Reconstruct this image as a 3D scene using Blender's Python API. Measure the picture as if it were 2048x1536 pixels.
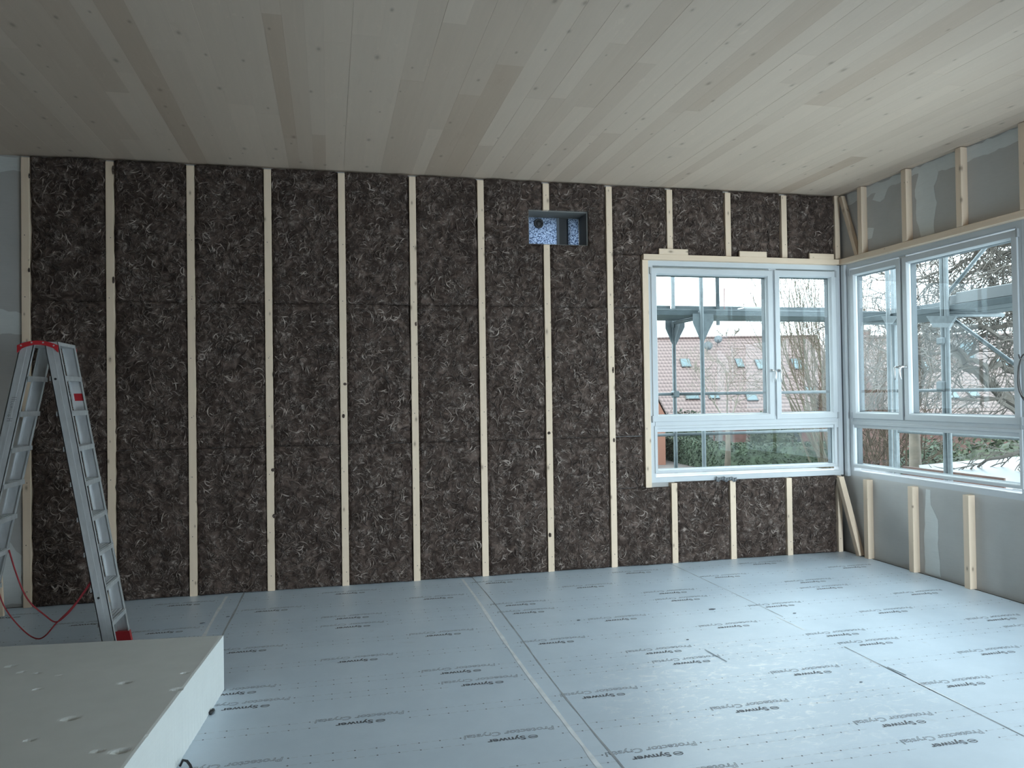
import bpy, bmesh, math, random
from mathutils import Vector, noise, Matrix

for o in list(bpy.data.objects):
    bpy.data.objects.remove(o, do_unlink=True)
sc = bpy.context.scene
col = sc.collection
rnd = random.Random(7)

# ------------------------------------------------------------------ camera
F_PX = 1550.6
EYE = Vector((0, 0, 1.652))
_y, _p, _r = (math.radians(a) for a in (13.246, 0.8185, -0.8233))
FW = Vector((math.sin(_y)*math.cos(_p), math.cos(_y)*math.cos(_p), math.sin(_p)))
_R0 = Vector((math.cos(_y), -math.sin(_y), 0)); _U0 = _R0.cross(FW)
RT = _R0*math.cos(_r) + _U0*math.sin(_r)
UP = -_R0*math.sin(_r) + _U0*math.cos(_r)
cam_d = bpy.data.cameras.new('camera'); cam = bpy.data.objects.new('camera', cam_d); col.objects.link(cam)
cam_d.sensor_width = 36.0; cam_d.sensor_fit = 'HORIZONTAL'; cam_d.lens = F_PX/2048*36
cam_d.clip_start = 0.05; cam_d.clip_end = 600
cam.matrix_world = Matrix(((RT.x, UP.x, -FW.x, EYE.x), (RT.y, UP.y, -FW.y, EYE.y), (RT.z, UP.z, -FW.z, EYE.z), (0, 0, 0, 1)))
sc.camera = cam

# ------------------------------------------------------------------ sky, daylight and fill lamps, exposure
SKY = 5.2
w = bpy.data.worlds.new('overcast_sky'); sc.world = w; w.use_nodes = True
bg = w.node_tree.nodes['Background']; bg.inputs[0].default_value = (0.80, 0.93, 1.0, 1); bg.inputs[1].default_value = SKY

def area(name, loc, rot, sx, sy, power, color):
    l = bpy.data.lights.new(name, 'AREA'); l.shape = 'RECTANGLE'; l.size = sx; l.size_y = sy; l.energy = power; l.color = color
    o = bpy.data.objects.new(name, l); col.objects.link(o); o.location = loc; o.rotation_euler = rot
    return o
# overcast daylight entering by the glazing that continues along the right wall towards the viewer
area('daylight_right_windows', (5.80, 4.4, 1.85), (0, math.radians(82), math.radians(10)), 1.8, .9, 25, (0.72, 0.89, 1.0)).data.spread = math.radians(125)
# added lamp outside an unseen rear opening, brightens the back wall
area('rear_fill_lamp', (4.0, -3.72, 1.25), (math.radians(75), 0, math.radians(3)), 1.9, 1.8, 108, (0.72, 0.89, 1.0)).data.spread = math.radians(76)

sc.view_settings.view_transform = 'Standard'; sc.view_settings.look = 'None'
sc.view_settings.exposure = 0.44; sc.view_settings.gamma = 1.0; sc.view_settings.use_curve_mapping = False

# ------------------------------------------------------------------ projection helpers (used to survey positions)
def ray(x, y): return FW + RT*((x-1024)/F_PX) - UP*((y-768)/F_PX)
def at(x, y, t): return EYE + ray(x, y)*t
def onz(x, y, z=0.0):
    v = ray(x, y); return EYE + v*((z-EYE.z)/v.z)
def ony(x, y, Y):
    v = ray(x, y); return EYE + v*(Y/v.y)
def onx(x, y, X):
    v = ray(x, y); return EYE + v*(X/v.x)

# ------------------------------------------------------------------ material helpers
def nmat(name):
    m = bpy.data.materials.new(name); m.use_nodes = True
    nt = m.node_tree; b = nt.nodes['Principled BSDF']
    return m, nt, b
def N(nt, t, **kw):
    n = nt.nodes.new(t)
    for k, v in kw.items(): setattr(n, k, v)
    return n
def pos(nt, scale=(1, 1, 1), src='pos'):
    if src == 'pos':
        g = N(nt, 'ShaderNodeNewGeometry').outputs['Position']
    else:
        g = N(nt, 'ShaderNodeTexCoord').outputs['Object']
    mp = N(nt, 'ShaderNodeMapping'); mp.inputs['Scale'].default_value = scale
    nt.links.new(g, mp.inputs['Vector']); return mp.outputs[0]
def tex(nt, vec, scale, detail=3, rough=.55, dist=0):
    n = N(nt, 'ShaderNodeTexNoise'); n.inputs['Scale'].default_value = scale; n.inputs['Detail'].default_value = detail
    n.inputs['Roughness'].default_value = rough; n.inputs['Distortion'].default_value = dist
    nt.links.new(vec, n.inputs['Vector']); return n.outputs['Fac']
def ramp(nt, fac, stops):
    r = N(nt, 'ShaderNodeValToRGB'); e = r.color_ramp.elements
    while len(e) < len(stops): e.new(0.5)
    for k, (p, c) in enumerate(stops):
        e[k].position = p; e[k].color = (c[0], c[1], c[2], 1) if not isinstance(c, (int, float)) else (c, c, c, 1)
    nt.links.new(fac, r.inputs[0]); return r.outputs[0]
def math_n(nt, op, a, b=None, clamp=False):
    n = N(nt, 'ShaderNodeMath', operation=op, use_clamp=clamp)
    for i, v in enumerate((a, b)):
        if v is None: continue
        if isinstance(v, (int, float)): n.inputs[i].default_value = v
        else: nt.links.new(v, n.inputs[i])
    return n.outputs[0]
def mixc(nt, fac, a, b, mode='MIX'):
    n = N(nt, 'ShaderNodeMix', data_type='RGBA', blend_type=mode)
    if isinstance(fac, (int, float)): n.inputs[0].default_value = fac
    else: nt.links.new(fac, n.inputs[0])
    for i, v in ((6, a), (7, b)):
        if isinstance(v, tuple): n.inputs[i].default_value = (v[0], v[1], v[2], 1)
        else: nt.links.new(v, n.inputs[i])
    return n.outputs[2]
def bump(nt, b, h, strength=.3, dist=.01):
    n = N(nt, 'ShaderNodeBump'); n.inputs['Strength'].default_value = strength; n.inputs['Distance'].default_value = dist
    nt.links.new(h, n.inputs['Height']); nt.links.new(n.outputs[0], b.inputs['Normal'])
def simple(name, c, rough=.6, metal=0, var=.12, scale=6, bmp=0, stretch=(1, 1, 1)):
    m, nt, b = nmat(name)
    f = tex(nt, pos(nt, stretch), scale, 4)
    lo = tuple(x*(1-var) for x in c); hi = tuple(min(1, x*(1+var)) for x in c)
    nt.links.new(ramp(nt, f, [(.3, lo), (.7, hi)]), b.inputs['Base Color'])
    b.inputs['Roughness'].default_value = rough; b.inputs['Metallic'].default_value = metal
    if bmp: bump(nt, b, f, bmp, .005)
    return m

M = {}
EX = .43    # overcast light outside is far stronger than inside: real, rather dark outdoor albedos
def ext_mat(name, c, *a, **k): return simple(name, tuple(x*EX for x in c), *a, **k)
def wood(name, light, dark, axis, knots=True, per_object=.5, rough=.75, ks=4.0, grain=34, kthr=.62, kr=.075, kamt=.75):
    """spruce: grain runs along the given axis"""
    m, nt, b = nmat(name)
    s = {'x': (.05, 1, 1), 'y': (1, .05, 1), 'z': (1, 1, .04)}[axis]
    oi = N(nt, 'ShaderNodeObjectInfo').outputs['Random']
    g = tex(nt, pos(nt, s), grain, 4, .6, .6)
    g2 = tex(nt, pos(nt, s), grain*.22, 2, .5, .3)
    c = ramp(nt, g, [(.25, tuple(x*.86 for x in light)), (.75, light)])
    c = mixc(nt, math_n(nt, 'MULTIPLY', g2, .28), c, dark)
    if axis == 'y':
        fl = ramp(nt, tex(nt, pos(nt, (1, .35, 1)), 16, 5, .7, 1.2), [(.60, 0.0), (.72, .5)])      # pale torn flecks
        c = mixc(nt, fl, c, tuple(min(1, x*1.22) for x in light))
        dk = ramp(nt, tex(nt, pos(nt, (1, .25, 1)), 11, 4, .65, .8), [(.62, 0.0), (.78, .45)])    # resin streaks
        c = mixc(nt, dk, c, tuple(x*.8 for x in dark))
    tone = ramp(nt, oi, [(0, dark), (.22, tuple((a*2+d)/3 for a, d in zip(light, dark))), (.5, light), (1, tuple(min(1, x*1.08) for x in light))])
    c = mixc(nt, per_object, c, tone)
    if knots:
        v = N(nt, 'ShaderNodeTexVoronoi', voronoi_dimensions='2D'); v.inputs['Scale'].default_value = ks
        sp3 = N(nt, 'ShaderNodeSeparateXYZ'); nt.links.new(pos(nt), sp3.inputs[0]); cb = N(nt, 'ShaderNodeCombineXYZ')
        ai = 'xyz'.index(axis); others = [i for i in range(3) if i != ai]
        nt.links.new(math_n(nt, 'ADD', sp3.outputs[others[0]], sp3.outputs[others[1]]), cb.inputs[0])
        nt.links.new(math_n(nt, 'MULTIPLY', sp3.outputs[ai], .5), cb.inputs[1])
        nt.links.new(cb.outputs[0], v.inputs['Vector'])
        sp = N(nt, 'ShaderNodeSeparateColor'); nt.links.new(v.outputs['Color'], sp.inputs[0])
        dv = math_n(nt, 'DIVIDE', v.outputs['Distance'], math_n(nt, 'ADD', math_n(nt, 'MULTIPLY', sp.outputs[1], 1.1), .25))
        dv = math_n(nt, 'ADD', dv, math_n(nt, 'MULTIPLY', math_n(nt, 'SUBTRACT', g2, .5), kr*.9))
        k = ramp(nt, dv, [(.0, 1.0), (kr*.55, .8), (kr, .28), (kr*1.8, 0)])
        k = math_n(nt, 'MULTIPLY', k, math_n(nt, 'GREATER_THAN', sp.outputs[0], kthr))
        c = mixc(nt, math_n(nt, 'MULTIPLY', k, kamt), c, (.16, .10, .06))
    nt.links.new(c, b.inputs['Base Color']); b.inputs['Roughness'].default_value = rough
    bump(nt, b, g, .12, .003)
    return m

M['ceil'] = wood('ceiling_spruce', (.655, .515, .405), (.46, .32, .225), 'y', per_object=.58, ks=5.2, kthr=.45, grain=30, kr=.06, kamt=.5)
M['bat_z'] = wood('batten_spruce_upright', (.78, .615, .465), (.66, .49, .335), 'z', per_object=.3, ks=8, kthr=.55, kr=.07)
M['bat_x'] = wood('batten_spruce_along_x', (.78, .615, .465), (.66, .49, .335), 'x', per_object=.3, ks=8, kthr=.55, kr=.07)
M['bat_y'] = wood('batten_spruce_along_y', (.78, .615, .465), (.66, .49, .335), 'y', per_object=.3, ks=8, kthr=.55, kr=.07)

def wool():
    m, nt, b = nmat('brown_mineral_wool')
    p = pos(nt)
    base = tex(nt, p, 9.5, 5, .62, 1.8)
    big = tex(nt, p, 2.6, 3, .5, .8)
    mid = tex(nt, p, 6.0, 3, .6, 1.5)
    c = ramp(nt, base, [(.30, (.010, .007, .005)), (.46, (.058, .039, .031)), (.60, (.145, .104, .086)), (.74, (.27, .205, .175))])
    c = mixc(nt, ramp(nt, mid, [(.42, .65), (.60, 0.0)]), c, (.022, .015, .012))
    c = mixc(nt, math_n(nt, 'MULTIPLY', big, .35), c, (.085, .050, .038))
    tot = None
    for sc_, di, wid, mk, amt in ((4.6, 2.6, .020, 4.2, .75), (7.5, 3.0, .034, 6.0, .75), (12, 3.0, .05, 8.0, .6)):
        n = tex(nt, p, sc_, 1.5, .5, di)
        a = math_n(nt, 'ABSOLUTE', math_n(nt, 'SUBTRACT', n, .5))
        line = math_n(nt, 'SUBTRACT', 1.0, math_n(nt, 'DIVIDE', a, wid), True)
        msk = ramp(nt, tex(nt, p, mk*1.7, 2, .5, 1.0), [(.50, 0.0), (.64, 1.0)])
        s = math_n(nt, 'MULTIPLY', math_n(nt, 'MULTIPLY', line, msk), amt)
        tot = s if tot is None else math_n(nt, 'MAXIMUM', tot, s)
    v = N(nt, 'ShaderNodeTexVoronoi'); v.inputs['Scale'].default_value = 9.0   # pale compacted flecks
    dis = N(nt, 'ShaderNodeVectorMath', operation='ADD'); nz = N(nt, 'ShaderNodeTexNoise'); nz.inputs['Scale'].default_value = 9; nz.inputs['Detail'].default_value = 3
    nt.links.new(p, nz.inputs['Vector']); scl = N(nt, 'ShaderNodeVectorMath', operation='SCALE'); scl.inputs['Scale'].default_value = .12
    nt.links.new(nz.outputs['Color'], scl.inputs[0]); nt.links.new(p, dis.inputs[0]); nt.links.new(scl.outputs[0], dis.inputs[1]); nt.links.new(dis.outputs[0], v.inputs['Vector'])
    sp = N(nt, 'ShaderNodeSeparateColor'); nt.links.new(v.outputs['Color'], sp.inputs[0])
    fl = math_n(nt, 'MULTIPLY', ramp(nt, v.outputs['Distance'], [(.10, 1.0), (.30, 0.0)]), math_n(nt, 'GREATER_THAN', sp.outputs[0], .60))
    fl = math_n(nt, 'MULTIPLY', fl, ramp(nt, tex(nt, p, 30, 4, .7, 1.0), [(.40, 0.0), (.60, .60)]))
    tot = math_n(nt, 'MAXIMUM', tot, fl)
    c = mixc(nt, tot, c, (.50, .41, .36))
    nt.links.new(c, b.inputs['Base Color']); b.inputs['Roughness'].default_value = .85
    b.inputs['Specular IOR Level'].default_value = .25
    h = math_n(nt, 'ADD', base, math_n(nt, 'MULTIPLY', tot, .45))
    bump(nt, b, h, 1.0, .03)
    return m
M['wool'] = wool()
def fibre():
    m, nt, b = nmat('wool_fibre_tufts')
    p = pos(nt); f = tex(nt, p, 15, 1, .5, 0); g = tex(nt, p, 3.0, 2, .5, .6)
    c = ramp(nt, f, [(.34, (.022, .015, .012)), (.47, (.080, .058, .047)), (.58, (.17, .128, .106)), (.70, (.42, .345, .30))])
    c = mixc(nt, math_n(nt, 'MULTIPLY', g, .35), c, (.13, .075, .058))
    nt.links.new(c, b.inputs['Base Color']); b.inputs['Roughness'].default_value = .7
    bump(nt, b, tex(nt, p, 160, 2), .5, .003)
    return m
M['fibre'] = fibre()

def plaster(name, c, var=.05):
    m, nt, b = nmat(name)
    f = tex(nt, pos(nt, (1, 1, 1)), 5, 5, .6); g = tex(nt, pos(nt, (1, 1, 18)), 9, 3)
    k = math_n(nt, 'ADD', math_n(nt, 'MULTIPLY', f, .6), math_n(nt, 'MULTIPLY', g, .4))
    nt.links.new(ramp(nt, k, [(.3, tuple(x*(1-var) for x in c)), (.7, tuple(x*(1+var) for x in c))]), b.inputs['Base Color'])
    b.inputs['Roughness'].default_value = .85; bump(nt, b, f, .08, .004)
    return m
M['plaster'] = plaster('plasterboard_grey', (.50, .485, .465))
M['filler'] = plaster('joint_filler_white', (.68, .69, .67), .07)
M['render'] = plaster('outer_masonry', (.45, .44, .42))
M['lining'] = plaster('reveal_fibreboard', (.17, .165, .155))
M['slab'] = plaster('subfloor_dark', (.05, .055, .06))

def sheet_mat():
    m, nt, b = nmat('floor_protection_fleece')
    p = pos(nt)
    f = tex(nt, p, 3.0, 6, .65); g = tex(nt, pos(nt, (1, 3.2, 1)), 26, 4, .7)
    oi = N(nt, 'ShaderNodeObjectInfo').outputs['Random']
    c = ramp(nt, f, [(.3, (.60, .70, .80)), (.7, (.67, .77, .87))])
    c = mixc(nt, math_n(nt, 'MULTIPLY', g, .22), c, (.54, .62, .70))
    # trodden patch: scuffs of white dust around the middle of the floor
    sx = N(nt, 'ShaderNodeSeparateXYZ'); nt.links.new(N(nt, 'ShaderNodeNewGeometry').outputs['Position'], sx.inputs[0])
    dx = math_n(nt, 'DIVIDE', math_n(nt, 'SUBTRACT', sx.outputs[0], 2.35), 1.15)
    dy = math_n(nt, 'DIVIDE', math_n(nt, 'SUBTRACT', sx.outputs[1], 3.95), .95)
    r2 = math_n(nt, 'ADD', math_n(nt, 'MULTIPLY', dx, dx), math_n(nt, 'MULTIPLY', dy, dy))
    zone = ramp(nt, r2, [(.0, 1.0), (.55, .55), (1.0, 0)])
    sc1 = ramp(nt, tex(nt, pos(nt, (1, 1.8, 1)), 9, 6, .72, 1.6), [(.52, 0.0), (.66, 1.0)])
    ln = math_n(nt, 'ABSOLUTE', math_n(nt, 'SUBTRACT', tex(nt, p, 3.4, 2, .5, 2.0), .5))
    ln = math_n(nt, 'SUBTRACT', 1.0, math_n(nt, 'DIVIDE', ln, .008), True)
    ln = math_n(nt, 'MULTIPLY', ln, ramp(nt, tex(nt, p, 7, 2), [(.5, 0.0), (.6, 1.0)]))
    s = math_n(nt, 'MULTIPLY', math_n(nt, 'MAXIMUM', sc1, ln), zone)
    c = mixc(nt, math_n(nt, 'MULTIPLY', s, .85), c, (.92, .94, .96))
    d = ramp(nt, tex(nt, p, 5, 3, .5, .6), [(.70, 0.0), (.78, .25)])
    c = mixc(nt, d, c, (.36, .36, .35))
    nt.links.new(c, b.inputs['Base Color'])
    b.inputs['Roughness'].default_value = .38; b.inputs['Specular IOR Level'].default_value = .55
    bump(nt, b, g, .10, .003)
    return m
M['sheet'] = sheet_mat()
M['ink'] = simple('print_dark_ink', (.12, .13, .15), .7, var=.35, scale=30)
M['ink_thin'] = simple('print_outline_ink', (.26, .275, .30), .7, var=.3, scale=30)
M['ink_dot'] = simple('print_dot_ink', (.14, .15, .17), .7, var=.3, scale=30)
M['ink_line'] = simple('print_hairline_ink', (.40, .41, .43), .7, var=.1, scale=30)
M['tape'] = simple('pale_joint_dust', (.82, .85, .88), .7, var=.10, scale=14)
M['crease'] = simple('dark_board_crease', (.36, .38, .41), .8, var=.25, scale=9)
M['eps'] = plaster('white_polystyrene', (.72, .74, .725), .04)
M['frame'] = simple('window_white_paint', (.53, .55, .565), .42, var=.03, scale=3)
M['frame_out'] = simple('window_outer_grey_metal', (.10, .115, .13), .5, var=.06)
M['gasket'] = simple('window_gasket_black', (.03, .03, .032), .6)
M['chrome'] = simple('handle_stainless_steel', (.72, .72, .72), .3, .7, .04)
M['hinge'] = simple('hinge_cover_grey', (.40, .41, .42), .45, .3, .04)
M['alu'] = simple('ladder_aluminium', (.62, .63, .64), .42, .5, .10, 22, .05, (1, 1, .3))
M['red'] = simple('red_plastic', (.48, .022, .030), .42, var=.08)
M['strap'] = simple('red_strap', (.30, .022, .03), .7, var=.1)
M['label'] = simple('label_white', (.62, .62, .62), .5, var=.03)
M['black'] = simple('black_rubber', (.018, .018, .02), .5)
M['marker'] = simple('black_marker_ink', (.03, .03, .035), .6)
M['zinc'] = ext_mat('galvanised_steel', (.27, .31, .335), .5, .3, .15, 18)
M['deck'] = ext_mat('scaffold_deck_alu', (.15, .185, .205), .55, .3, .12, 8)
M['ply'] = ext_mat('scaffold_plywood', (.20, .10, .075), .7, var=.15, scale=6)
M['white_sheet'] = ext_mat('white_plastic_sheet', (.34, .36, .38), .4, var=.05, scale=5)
M['cable'] = simple('dark_brown_cable', (.055, .045, .042), .5)
M['ring_red'] = ext_mat('red_paint_band', (.30, .05, .045), .5)

def glass():
    m = bpy.data.materials.new('window_glass'); m.use_nodes = True; nt = m.node_tree; nt.nodes.clear()
    out = N(nt, 'ShaderNodeOutputMaterial'); mx = N(nt, 'ShaderNodeMixShader')
    t = N(nt, 'ShaderNodeBsdfTransparent'); t.inputs[0].default_value = (.93, .965, .96, 1)
    g = N(nt, 'ShaderNodeBsdfGlossy'); g.inputs['Roughness'].default_value = .02; g.inputs['Color'].default_value = (.9, .95, 1, 1)
    lw = N(nt, 'ShaderNodeLayerWeight'); lw.inputs[0].default_value = .5
    fr5 = math_n(nt, 'ADD', math_n(nt, 'MULTIPLY', math_n(nt, 'POWER', lw.outputs['Facing'], 5.0), .6), .010)
    sm = tex(nt, pos(nt, (1, 1, .6)), 2.2, 4, .6, .5)
    f = math_n(nt, 'MULTIPLY', fr5, ramp(nt, sm, [(.35, .8), (.7, 1.3)]))
    nt.links.new(f, mx.inputs[0]); nt.links.new(t.outputs[0], mx.inputs[1]); nt.links.new(g.outputs[0], mx.inputs[2])
    nt.links.new(mx.outputs[0], out.inputs[0]); return m
M['glass'] = glass()

def speckle():
    m, nt, b = nmat('speckled_obscure_glass')
    v = N(nt, 'ShaderNodeTexVoronoi'); v.inputs['Scale'].default_value = 85; nt.links.new(pos(nt), v.inputs['Vector'])
    f = tex(nt, pos(nt), 60, 3, .7, 1.0)
    k = math_n(nt, 'ADD', math_n(nt, 'MULTIPLY', v.outputs['Distance'], .8), math_n(nt, 'SUBTRACT', f, .3))
    c = ramp(nt, k, [(.28, (.90, .95, 1.0)), (.55, (.50, .58, .72)), (.80, (.10, .13, .20))])
    tr = N(nt, 'ShaderNodeBsdfTranslucent'); nt.links.new(c, tr.inputs[0])
    nt.links.new(c, b.inputs['Base Color']); b.inputs['Roughness'].default_value = .3
    mx = N(nt, 'ShaderNodeMixShader'); mx.inputs[0].default_value = .75
    nt.links.new(b.outputs[0], mx.inputs[1]); nt.links.new(tr.outputs[0], mx.inputs[2])
    nt.links.new(mx.outputs[0], nt.nodes['Material Output'].inputs[0]); return m
M['speckle'] = speckle()

# exterior materials
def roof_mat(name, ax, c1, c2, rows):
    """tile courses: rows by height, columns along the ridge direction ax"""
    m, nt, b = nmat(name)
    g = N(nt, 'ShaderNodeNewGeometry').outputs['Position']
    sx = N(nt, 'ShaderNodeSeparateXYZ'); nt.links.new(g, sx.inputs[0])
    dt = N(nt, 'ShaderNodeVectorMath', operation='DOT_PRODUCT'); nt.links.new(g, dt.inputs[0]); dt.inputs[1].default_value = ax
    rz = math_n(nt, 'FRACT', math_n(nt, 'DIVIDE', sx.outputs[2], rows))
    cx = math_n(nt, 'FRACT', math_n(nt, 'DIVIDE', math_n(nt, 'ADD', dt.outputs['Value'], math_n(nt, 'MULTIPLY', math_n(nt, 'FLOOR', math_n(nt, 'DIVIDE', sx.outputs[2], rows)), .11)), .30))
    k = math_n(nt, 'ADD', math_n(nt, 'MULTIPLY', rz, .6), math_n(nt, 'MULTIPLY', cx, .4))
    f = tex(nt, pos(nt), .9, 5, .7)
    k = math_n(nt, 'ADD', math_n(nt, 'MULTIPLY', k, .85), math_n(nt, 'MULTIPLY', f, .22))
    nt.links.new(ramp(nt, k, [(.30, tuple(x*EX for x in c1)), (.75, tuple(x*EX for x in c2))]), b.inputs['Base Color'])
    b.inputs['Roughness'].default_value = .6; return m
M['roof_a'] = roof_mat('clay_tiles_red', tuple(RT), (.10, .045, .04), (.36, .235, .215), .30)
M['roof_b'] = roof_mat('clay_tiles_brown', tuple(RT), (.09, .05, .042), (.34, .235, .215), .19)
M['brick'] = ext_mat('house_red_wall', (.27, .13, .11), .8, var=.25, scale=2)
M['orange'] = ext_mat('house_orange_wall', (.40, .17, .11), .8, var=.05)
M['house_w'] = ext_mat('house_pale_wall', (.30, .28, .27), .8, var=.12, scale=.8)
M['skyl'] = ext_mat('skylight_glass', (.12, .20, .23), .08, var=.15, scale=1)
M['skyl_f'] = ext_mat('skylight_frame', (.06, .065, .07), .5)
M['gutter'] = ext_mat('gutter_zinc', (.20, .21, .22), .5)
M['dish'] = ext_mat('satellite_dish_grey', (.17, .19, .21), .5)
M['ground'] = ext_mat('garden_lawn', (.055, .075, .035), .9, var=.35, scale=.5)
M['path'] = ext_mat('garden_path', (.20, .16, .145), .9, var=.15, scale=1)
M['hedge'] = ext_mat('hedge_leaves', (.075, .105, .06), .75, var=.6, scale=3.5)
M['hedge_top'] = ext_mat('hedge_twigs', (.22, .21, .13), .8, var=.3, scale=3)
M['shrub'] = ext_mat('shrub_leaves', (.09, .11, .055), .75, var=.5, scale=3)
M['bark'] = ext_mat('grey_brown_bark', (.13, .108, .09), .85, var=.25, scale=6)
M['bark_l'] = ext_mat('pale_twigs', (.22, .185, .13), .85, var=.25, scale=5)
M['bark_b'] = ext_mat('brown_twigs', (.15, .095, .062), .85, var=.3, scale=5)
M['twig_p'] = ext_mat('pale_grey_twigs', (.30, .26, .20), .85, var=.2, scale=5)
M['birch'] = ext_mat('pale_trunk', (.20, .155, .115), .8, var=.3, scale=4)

# ------------------------------------------------------------------ mesh helpers
class MB:
    def __init__(s): s.v = []; s.f = []
    def box(s, x0, x1, y0, y1, z0, z1):
        return s.hexa([(x0, y0, z0), (x1, y0, z0), (x1, y1, z0), (x0, y1, z0), (x0, y0, z1), (x1, y0, z1), (x1, y1, z1), (x0, y1, z1)])
    def hexa(s, p):
        n = len(s.v); s.v += [tuple(q) for q in p]
        s.f += [tuple(n+i for i in q) for q in ((3, 2, 1, 0), (4, 5, 6, 7), (0, 1, 5, 4), (1, 2, 6, 5), (2, 3, 7, 6), (3, 0, 4, 7))]
        return s
    def cbox(s, x0, x1, y0, y1, z0, z1, c=.004):
        """box with chamfered edges"""
        bm = bmesh.new(); vs = [bm.verts.new(q) for q in ((x0, y0, z0), (x1, y0, z0), (x1, y1, z0), (x0, y1, z0), (x0, y0, z1), (x1, y0, z1), (x1, y1, z1), (x0, y1, z1))]
        for q in ((3, 2, 1, 0), (4, 5, 6, 7), (0, 1, 5, 4), (1, 2, 6, 5), (2, 3, 7, 6), (3, 0, 4, 7)): bm.faces.new([vs[i] for i in q])
        bmesh.ops.bevel(bm, geom=bm.edges[:], offset=c, segments=1, affect='EDGES')
        n = len(s.v); bm.verts.index_update(); s.v += [tuple(q.co) for q in bm.verts]; s.f += [tuple(n+q.index for q in f.verts) for f in bm.faces]
        bm.free(); return s
    def obar(s, a, b, w, h, up=(0, 0, 1)):
        """square-section bar from a to b"""
        a = Vector(a); b = Vector(b); d = (b-a).normalized(); u = Vector(up)
        x = d.cross(u); x = x.normalized() if x.length > 1e-5 else Vector((1, 0, 0)); y = x.cross(d).normalized()
        x *= w/2; y *= h/2
        return s.hexa([a-x-y, a+x-y, a+x+y, a-x+y, b-x-y, b+x-y, b+x+y, b-x+y])
    def path(s, pts, rad, n=6, cap=True):
        pts = [Vector(p) for p in pts]; k0 = len(s.v); L = len(pts)
        rads = rad if isinstance(rad, (list, tuple)) else [rad]*L
        ref = Vector((.31, .22, .93)).normalized(); prev = None
        for i, p in enumerate(pts):
            d = (pts[min(i+1, L-1)]-pts[max(i-1, 0)]).normalized()
            if prev is None:
                x = d.cross(ref)
                if x.length < .05: x = d.cross(Vector((1, 0, 0)))
            else: x = prev - d*prev.dot(d)
            x.normalize(); y = d.cross(x); prev = x
            for j in range(n):
                a = 2*math.pi*j/n; s.v.append(tuple(p+(x*math.cos(a)+y*math.sin(a))*rads[i]))
        for i in range(L-1):
            for j in range(n):
                s.f.append((k0+i*n+j, k0+i*n+(j+1) % n, k0+(i+1)*n+(j+1) % n, k0+(i+1)*n+j))
        if cap:
            s.f.append(tuple(k0+j for j in reversed(range(n)))); s.f.append(tuple(k0+(L-1)*n+j for j in range(n)))
        return s
    def ext(s, poly, d):
        """polygon (3-D points) extruded by vector d"""
        n = len(s.v); k = len(poly); d = Vector(d)
        s.v += [tuple(Vector(p)) for p in poly] + [tuple(Vector(p)+d) for p in poly]
        s.f.append(tuple(n+i for i in range(k))); s.f.append(tuple(n+k+i for i in reversed(range(k))))
        for i in range(k): s.f.append((n+i, n+k+i, n+k+(i+1) % k, n+(i+1) % k))
        return s
    def quad(s, *p):
        n = len(s.v); s.v += [tuple(q) for q in p]; s.f.append(tuple(range(n, n+len(p)))); return s
WORLD = {}
def mesh_of(name, mb, origin):
    me = bpy.data.meshes.new(name); me.from_pydata([(v[0]-origin[0], v[1]-origin[1], v[2]-origin[2]) for v in mb.v], [], mb.f)
    me.validate()
    bm = bmesh.new(); bm.from_mesh(me); bmesh.ops.recalc_face_normals(bm, faces=bm.faces[:]); bm.to_mesh(me); bm.free()
    return me
def link(o, parent, origin):
    col.objects.link(o); origin = Vector(origin); WORLD[o.name] = origin
    if parent is not None:
        o.parent = parent; o.location = origin-WORLD[parent.name]
    else: o.location = origin
    return o
def build(mb, name, mat, parent=None, smooth=False, origin=None):
    if origin is None:
        xs, ys, zs = zip(*mb.v); origin = ((min(xs)+max(xs))/2, (min(ys)+max(ys))/2, min(zs))
    me = mesh_of(name, mb, origin); me.materials.append(M[mat] if isinstance(mat, str) else mat)
    if smooth:
        for p in me.polygons: p.use_smooth = True
    return link(bpy.data.objects.new(name, me), parent, origin)
def empty(name, loc):
    o = bpy.data.objects.new(name, None); o.empty_display_size = .1
    return link(o, None, loc)
def tag(o, label=None, cat=None, group=None, kind=None):
    if label: o['label'] = label
    if cat: o['category'] = cat
    if group: o['group'] = group
    if kind: o['kind'] = kind
    return o
def struct(o, label=None, cat=None): return tag(o, label, cat, kind='structure')
ORD = ['first', 'second', 'third', 'fourth', 'fifth', 'sixth', 'seventh', 'eighth', 'ninth', 'tenth', 'eleventh', 'twelfth', 'thirteenth']

# ------------------------------------------------------------------ dimensions
YB = 6.975           # room face of the battens on the back wall
YP = 7.040           # plasterboard face of the back wall
YO = 7.42            # outer face of the back wall
XB = 5.105           # room face of the battens on the right wall
XP = 5.172           # plasterboard face of the right wall
XO = 5.42
XL, YR = -8.4, -3.6  # left and rear walls (behind the viewer)
ZC = 3.66
S = .625; X0 = -2.3795
WX0, WX1, WZ0, WZ1 = 3.02, 5.14, .785, 2.94      # window in the back wall
VY0, VY1 = 4.87, 6.93                            # window in the right wall (in view)
HX0, HX1, HZ0, HZ1 = 1.835, 2.405, 3.07, 3.378   # small opening high up
G = -3.0             # garden level

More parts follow.
